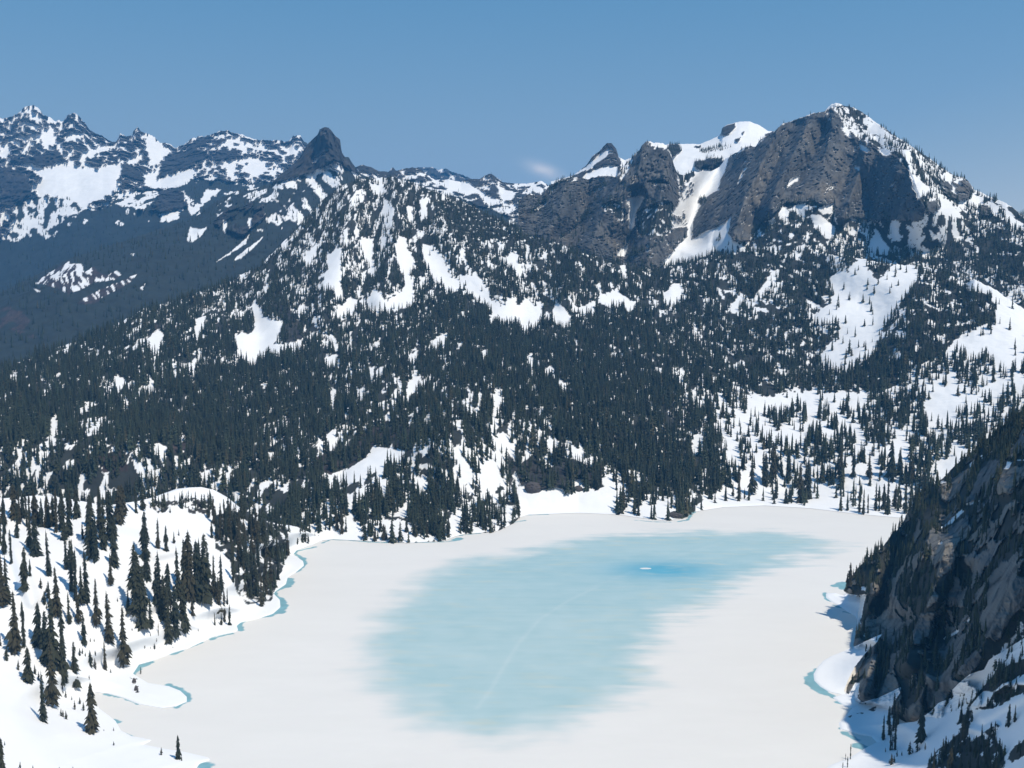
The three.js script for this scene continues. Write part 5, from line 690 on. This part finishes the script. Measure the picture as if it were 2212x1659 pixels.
row('nearKnoll', trees3(z7, 1330, 605, 350, 1362, 690, 480, 1398, 745, 560, 1430, 772, 650, 1380, 560, 340, 1415, 640, 540, 1335, 770, 690, 1380, 770, 700), 'on the snow tongue between the two stands', gK);
stand('nearKnoll', z7(1310, 260, 1420, 200, 1560, 220, 1700, 250, 1800, 300, 1795, 380, 1740, 330, 1730, 490, 1695, 655, 1600, 655, 1545, 650, 1470, 600, 1440, 500, 1400, 380), 34, [52, 84], 10, 'of the thick flank stand', gK, 11);
stand('nearKnoll', z7(1300, 100, 1340, 120, 1480, 100, 1620, 150, 1740, 190, 1790, 240, 1700, 250, 1560, 215, 1420, 195, 1320, 240), 18, [34, 60], 9, 'topping the thick flank stand', gK, 12);
stand('nearKnoll', z4(0, 1240, 60, 1240, 140, 1190, 240, 1230, 330, 1250, 460, 1240, 560, 1270, 690, 1230, 800, 1230, 890, 1200, 960, 1190, 940, 1240, 760, 1290, 600, 1330, 400, 1330, 200, 1320, 0, 1380), 24, [50, 84], 10, 'of the wooded knoll crest', gK, 13);
stand('nearKnoll', z4(960, 1150, 1060, 1130, 1150, 1130, 1280, 1150, 1320, 1200, 1240, 1230, 1100, 1190, 1000, 1230, 900, 1240), 12, [14, 30], 8, 'along the rock band under the snow cap', gK, 14);
// saplings half buried in the snow
const gS = 'saplings poking through the snow', sap = { noun: 'sapling', name: 'sapling', category: 'sapling', habit: 5 };
row('nearKnoll', trees3(z7, 40, 990, 910, 112, 1050, 990, 215, 1075, 1020, 240, 1110, 1060, 558, 1105, 1080, 390, 1195, 1170, 412, 1222, 1180, 445, 1235, 1210, 498, 1260, 1220, 520, 1300, 1250, 465, 1295, 1240), 'on the low snow by the near shore', gS, sap);
row('nearKnoll', trees3(z7, 378, 1335, 1290, 392, 1340, 1300, 408, 1355, 1305, 28, 1515, 1490, 710, 1430, 1408, 710, 1515, 1490, 1003, 1575, 1530, 645, 1425, 1412), 'scattered low on the bare snow toe', gS, sap);
row('nearKnoll', trees3(z7, 495, 960, 915, 515, 945, 910, 565, 1020, 930, 595, 1040, 980, 595, 955, 925, 560, 875, 850, 585, 870, 850, 690, 1065, 1040, 530, 965, 940), 'between the tall trees above the spit', gS, sap);
row('nearKnoll', trees3(z7, 900, 910, 885, 935, 918, 905, 963, 920, 885, 990, 915, 905, 975, 870, 830, 1075, 912, 900, 1235, 810, 790, 825, 805, 785, 940, 835, 815, 730, 625, 600, 290, 670, 640, 275, 640, 560, 255, 540, 480, 300, 600, 500), 'on the slope above the ice edge', gS, sap);
row('nearKnoll', trees3(z7, 1850, 265, 190, 1880, 255, 130, 1900, 250, 160, 1920, 262, 200, 1870, 200, 160, 1985, 225, 205, 1960, 215, 195), 'on the snow point beyond the thick stand', gS, sap);
row('nearKnoll', trees3(z7, 125, 1665, 1620, 205, 1662, 1640, 370, 1662, 1650, 455, 1664, 1650), 'at the very lowest snow edge', gS, sap);
row('nearKnoll', trees3(z7, 10, 1700, 1510), 'alone at the lower left snow corner', gK, { habit: 2 });

const gR = 'conifers by the rock wall';
row('nearSlope', trees3(zA, 1060, 1365, 1030), 'with drooping boughs on the snow below the brown rock toe', gR, { habit: 2 });
row('nearSlope', trees3(zA, 700, 1290, 1000, 640, 1340, 1090, 750, 1240, 860, 790, 1180, 920, 690, 1180, 1010), 'against the dark foot of the wall', gR);
row('nearSlope', trees3(zA, 715, 1460, 1230, 770, 1455, 1120, 735, 1455, 1290), 'in the slim clump on the snow below the wall foot', gR, { habit: 4 });
row('nearSlope', trees3(zA, 235, 1650, 1540, 265, 1560, 1405, 180, 1690, 1600, 210, 1570, 1500), 'at the shore of the snow slope', gR, { habit: 4 });
row('nearSlope', trees3(zA, 2040, 1190, 970, 2110, 1150, 975, 2015, 1200, 1130), 'on the bright upper snow slope', gR);
row('nearSlope', trees3(zA, 720, 1620, 1500, 760, 1600, 1520, 795, 1530, 1460, 840, 1520, 1470, 665, 1480, 1430, 700, 1610, 1560, 935, 1505, 1370, 970, 1490, 1430, 1015, 1475, 1370, 1040, 1460, 1410, 1110, 1450, 1380, 980, 1600, 1590), 'in the low line across the snow slope', gS, sap);
stand('nearSlope', zA(1110, 1720, 1160, 1600, 1290, 1450, 1420, 1370, 1480, 1290, 1640, 1380, 1880, 1380, 1960, 1460, 2000, 1560, 1990, 1760, 1400, 1760), 24, [26, 46], 9, 'of the lowest dark slope band', gR, 21);
stand('nearSlope', zA(1480, 1290, 1530, 1180, 1500, 1120, 1620, 1020, 1640, 1110, 1600, 1210, 1580, 1310), 9, [18, 34], 6, 'up the middle of the snow slope', gR, 22);
stand('nearSlope', zA(1700, 1350, 1900, 1190, 1930, 1200, 1880, 1330, 1780, 1400), 6, [16, 30], 6, 'in the short band on the snow slope', gR, 23);
stand('nearSlope', zA(1650, 1010, 1800, 980, 1870, 840, 2010, 750, 2200, 740, 2212, 820, 2000, 930, 1880, 980), 8, [12, 26], 6, 'in the upper band of the snow slope', gR, 24);
row('nearWall', trees3(z8, 1130, 520, 385, 1110, 540, 450, 1150, 470, 420, 1090, 595, 560), 'on the point of the wall over the ice', gR, { habit: 0 });
row('nearWall', trees3(z8, 1350, 235, 155, 1372, 205, 130, 1405, 185, 130, 1335, 245, 190, 1430, 150, 80, 1440, 140, 75), 'on the wall crest against the ice', gR, { habit: 4 });
stand('nearWall', z6(1460, 1270, 1560, 1080, 1700, 900, 1990, 660, 2212, 560, 2212, 640, 2060, 800, 1900, 880, 1720, 960, 1600, 1100, 1520, 1270), 22, [24, 42], 10, 'of the rock wall crest', gR, 25);
const gF = 'conifers on the far shore';
row('forestMountain', trees3(z5, 85, 1330, 1215, 160, 1350, 1195, 188, 1340, 1240, 130, 1330, 1235, 60, 1330, 1270, 20, 1230, 1150, 100, 1210, 1120, 120, 1200, 1130), 'on the snowy near end of the hillock', gF);
row('forestMountain', trees3(z5, 370, 1395, 1310, 360, 1390, 1340, 470, 1370, 1270, 420, 1390, 1290, 440, 1390, 1330, 620, 1370, 1260, 650, 1370, 1260, 690, 1375, 1275, 740, 1370, 1290, 800, 1390, 1200, 820, 1370, 1230, 560, 1340, 1260), 'along the ice in front of the hillock', gF);
row('forestMountain', trees3(z5, 890, 1340, 1290, 930, 1340, 1180, 965, 1335, 1240, 945, 1330, 1200, 1020, 1305, 1180, 1045, 1300, 1260, 1068, 1290, 1190, 1080, 1335, 1285, 1115, 1335, 1280, 1240, 1245, 1150, 1225, 1240, 1160, 1262, 1255, 1225), 'by the ice between hillock and white fan', gF);
row('forestMountain', trees3(z5, 1910, 1205, 1070, 1930, 1190, 1090, 2000, 1195, 1060, 2040, 1150, 1080, 1870, 1080, 980, 1770, 1060, 900, 1755, 1080, 920, 2110, 1170, 1060, 1560, 1100, 940), 'beside the white fan on the far shore', gF);
row('forestMountain', trees3(z6, 670, 1135, 1000, 725, 1165, 1070, 765, 1165, 1060, 820, 1160, 920, 865, 1140, 900, 435, 1150, 930, 400, 1120, 1030, 515, 1110, 870, 600, 1050, 850), 'on open snow behind the far ice edge', gF);
row('forestMountain', trees3(z6, 1210, 1230, 1075, 1240, 1225, 1110, 1185, 1220, 1120, 1290, 1210, 1040, 1340, 1200, 1050, 1365, 1190, 1000, 1410, 1200, 1050, 1480, 1230, 1060, 1500, 1220, 1100, 1115, 1210, 1150, 1440, 1190, 1080), 'in the loose clump before the wall at the far shore', gF);
row('forestMountain', trees3(z6, 590, 1020, 840, 650, 1000, 780, 700, 970, 870, 750, 1020, 830, 950, 1030, 880, 1070, 1020, 820, 1390, 1000, 780, 1250, 1010, 850, 1510, 1040, 900, 1440, 950, 820, 1150, 1000, 810, 910, 1070, 1020), 'on the snow glade above the far shore', gF);

// the wood itself
const massGeo = []; { const rand = rng(909); for (const [tiers, per, narrow, base] of [[12, 6, 0.150, 0.02], [13, 6, 0.118, 0.02], [12, 6, 0.175, 0.03], [14, 5, 0.128, 0.05]]) massGeo.push(flat([...blades(rand, tiers, per, narrow, base, 1.5), ...coreOf(rand, 4, 6, narrow * 1.25, base)])); }
const farGeo = []; { const rand = rng(911); for (const [tiers, per, narrow, base] of [[5, 4, 0.18, 0.02], [6, 4, 0.145, 0.02]]) farGeo.push(flat([...blades(rand, tiers, per, narrow, base, 2.0), ...coreOf(rand, 3, 5, narrow * 1.4, base)])); }
function wood(key, label, geos, size, seed, crowd = 1) {
  const L = layers[key], r = rng(seed), spots = geos.map(() => []);
  const corner = (j, i) => { const v = (j * L.nr + i) * 3; return [L.pos[v], L.pos[v + 1], L.pos[v + 2]]; };
  for (let j = 0; j < L.na - 1; j++) for (let i = 0; i < L.nb - 1; i++) {
    const d = L.den[j * L.nb + i]; if (d <= 0 || !L.keep[j * L.nb + i]) continue;
    const a = corner(j, i), b = corner(j + 1, i), c = corner(j, i + 1);
    const u = [b[0] - a[0], b[1] - a[1], b[2] - a[2]], w = [c[0] - a[0], c[1] - a[1], c[2] - a[2]];
    const area = Math.abs(u[0] * w[2] - u[2] * w[0]) * 0.8 + 0.2 * Math.hypot(u[1] * w[2] - u[2] * w[1], u[2] * w[0] - u[0] * w[2], u[0] * w[1] - u[1] * w[0]);
    let n = Math.min(d * area * crowd, 3); n = Math.floor(n) + (r() < n % 1 ? 1 : 0);
    for (let k = 0; k < n; k++) {
      const s = r(), t = r(), p = [0, 1, 2].map((e) => a[e] + u[e] * s + w[e] * t);
      const cl = fbm(p[0] / 46, p[1] / 60, p[2] / 46, 2); spots[Math.floor(r() * geos.length)].push([...p, size(p, r) * (1 + 0.75 * cl), r() * 6.28, r(), clamp(r() + cl * 0.5)]);
    }
  }
  const g = new THREE.Group(); g.name = numbered('conifer_forest'); tag(g, label, null, null, 'stuff'); scene.add(g);
  const M = new THREE.Matrix4(), q = new THREE.Quaternion(), up = new THREE.Vector3(0, 1, 0), col = new THREE.Color(); let total = 0;
  geos.forEach((geo, k) => {
    const im = new THREE.InstancedMesh(geo, massLeaf, Math.max(1, spots[k].length)); im.name = 'tree_mass'; im.userData.kind = 'stuff'; im.castShadow = im.receiveShadow = true; im.count = spots[k].length; total += im.count;
    spots[k].forEach(([x, y, z, h, a, v, t], i) => {
      const w = h * (0.85 + 0.35 * v); M.compose(new THREE.Vector3(x, y - 0.3, z), q.setFromAxisAngle(up, a), new THREE.Vector3(w, h, w)); im.setMatrixAt(i, M);
      const b = 0.62 + 0.85 * t; t > 0.965 && v > 0.5 ? col.setRGB(b * 1.5, b * 1.05, b * 0.95) : col.setRGB(b * (0.95 + 0.2 * v), b, b * (1.05 - 0.15 * v)); im.setColorAt(i, col);
    });
    if (im.count) g.add(im);
  });
  return total;
}
const rise = (lo, hi, y0, y1) => (p, r) => { const k = clamp((p[1] - y0) / (y1 - y0)); const s = r(); return lerp(lo, hi, k) * (0.55 + 0.6 * s); };
const counts = [
  wood('forestMountain', 'dense dark conifer wood covering the middle mountain and the far shore', massGeo, rise(25, 11, 20, 480), 31),
  wood('cliffPeak', 'scattered conifers on the ledges and snowy ridge of the cliff peak', massGeo, rise(18, 10, 350, 780), 32),
  wood('snowDome', 'few dark conifers on the snow dome shoulder', farGeo, rise(14, 10, 500, 900), 33),
  wood('toothSpur', 'blue hazy conifer wood on the spur below the rock tooth', farGeo, rise(26, 16, -100, 600), 34),
  wood('farRange', 'distant conifer wood low on the snowy range', farGeo, rise(26, 16, -100, 600), 35),
  wood('snowBowls', 'distant conifers dotting the low snow bowls', farGeo, rise(22, 14, 0, 600), 36),
  wood('nearWall', 'scrubby conifers clinging to ledges of the near rock wall', massGeo, rise(12, 10, 0, 200), 37),
  wood('nearSlope', 'low dark scrub of conifers in bands across the snow slope', massGeo, rise(4.5, 6, 0, 90), 38),
  wood('nearKnoll', 'younger conifers filling the thick flank stand on the knoll', massGeo, rise(17, 15, 0, 90), 39),
];

// ---------------------------------------------------------------- boulders at the shore
function boulder(layer, x, y, w, h, label, seed) {
  const at = layers[layer].at(x, y); if (!at) return; const p = at.p, k = Math.hypot(p[0], p[1] - EYE, p[2]) / F;
  const g = new THREE.IcosahedronGeometry(1, 4), a = g.attributes.position;
  for (let i = 0; i < a.count; i++) { const X = a.getX(i), Y = a.getY(i), Z = a.getZ(i), s = 1 + 0.55 * ridged(X * 0.9 + seed, Y * 0.9, Z * 0.9, 3) - 0.2; a.setXYZ(i, X * s * w * k * 0.5, Y * s * h * k * 0.7, Z * s * w * k * 0.4); }
  g.computeVertexNormals(); const m = new THREE.Mesh(g, boulderMat); m.name = numbered('boulder'); m.position.set(p[0], p[1] + h * k * 0.3, p[2]); m.castShadow = m.receiveShadow = true; scene.add(m); tag(m, label, 'boulder');
}
const boulderMat = new THREE.MeshStandardMaterial({ color: new THREE.Color().setRGB(0.075, 0.066, 0.064), roughness: 0.95 }); boulderMat.name = 'boulder_rock';
boulder('forestMountain', ...z5(1345, 1085), 30, 17, 'big brown boulder standing in the white fan below the shore cliff', 1.3);
boulder('forestMountain', ...z6(45, 1245), 28, 9, 'low dark boulder with snow around it at the ice edge', 4.1);
boulder('forestMountain', ...z5(1630, 1085), 16, 9, 'brown boulder below the small snow pocket in the shore cliff', 7.7);
boulder('nearKnoll', ...z7(835, 1128), 7, 8, 'upper small grey rock on the snowy spit', 9.2);
boulder('nearKnoll', ...z7(846, 1175), 6, 9, 'lower small grey rock on the snowy spit', 2.9);

let triangles = 0; for (const k in layers) triangles += layers[k].triangles;
console.log('terrain triangles', triangles, 'single trees', tally.length, 'wood', counts.join(' '));
renderer.render(scene, camera);
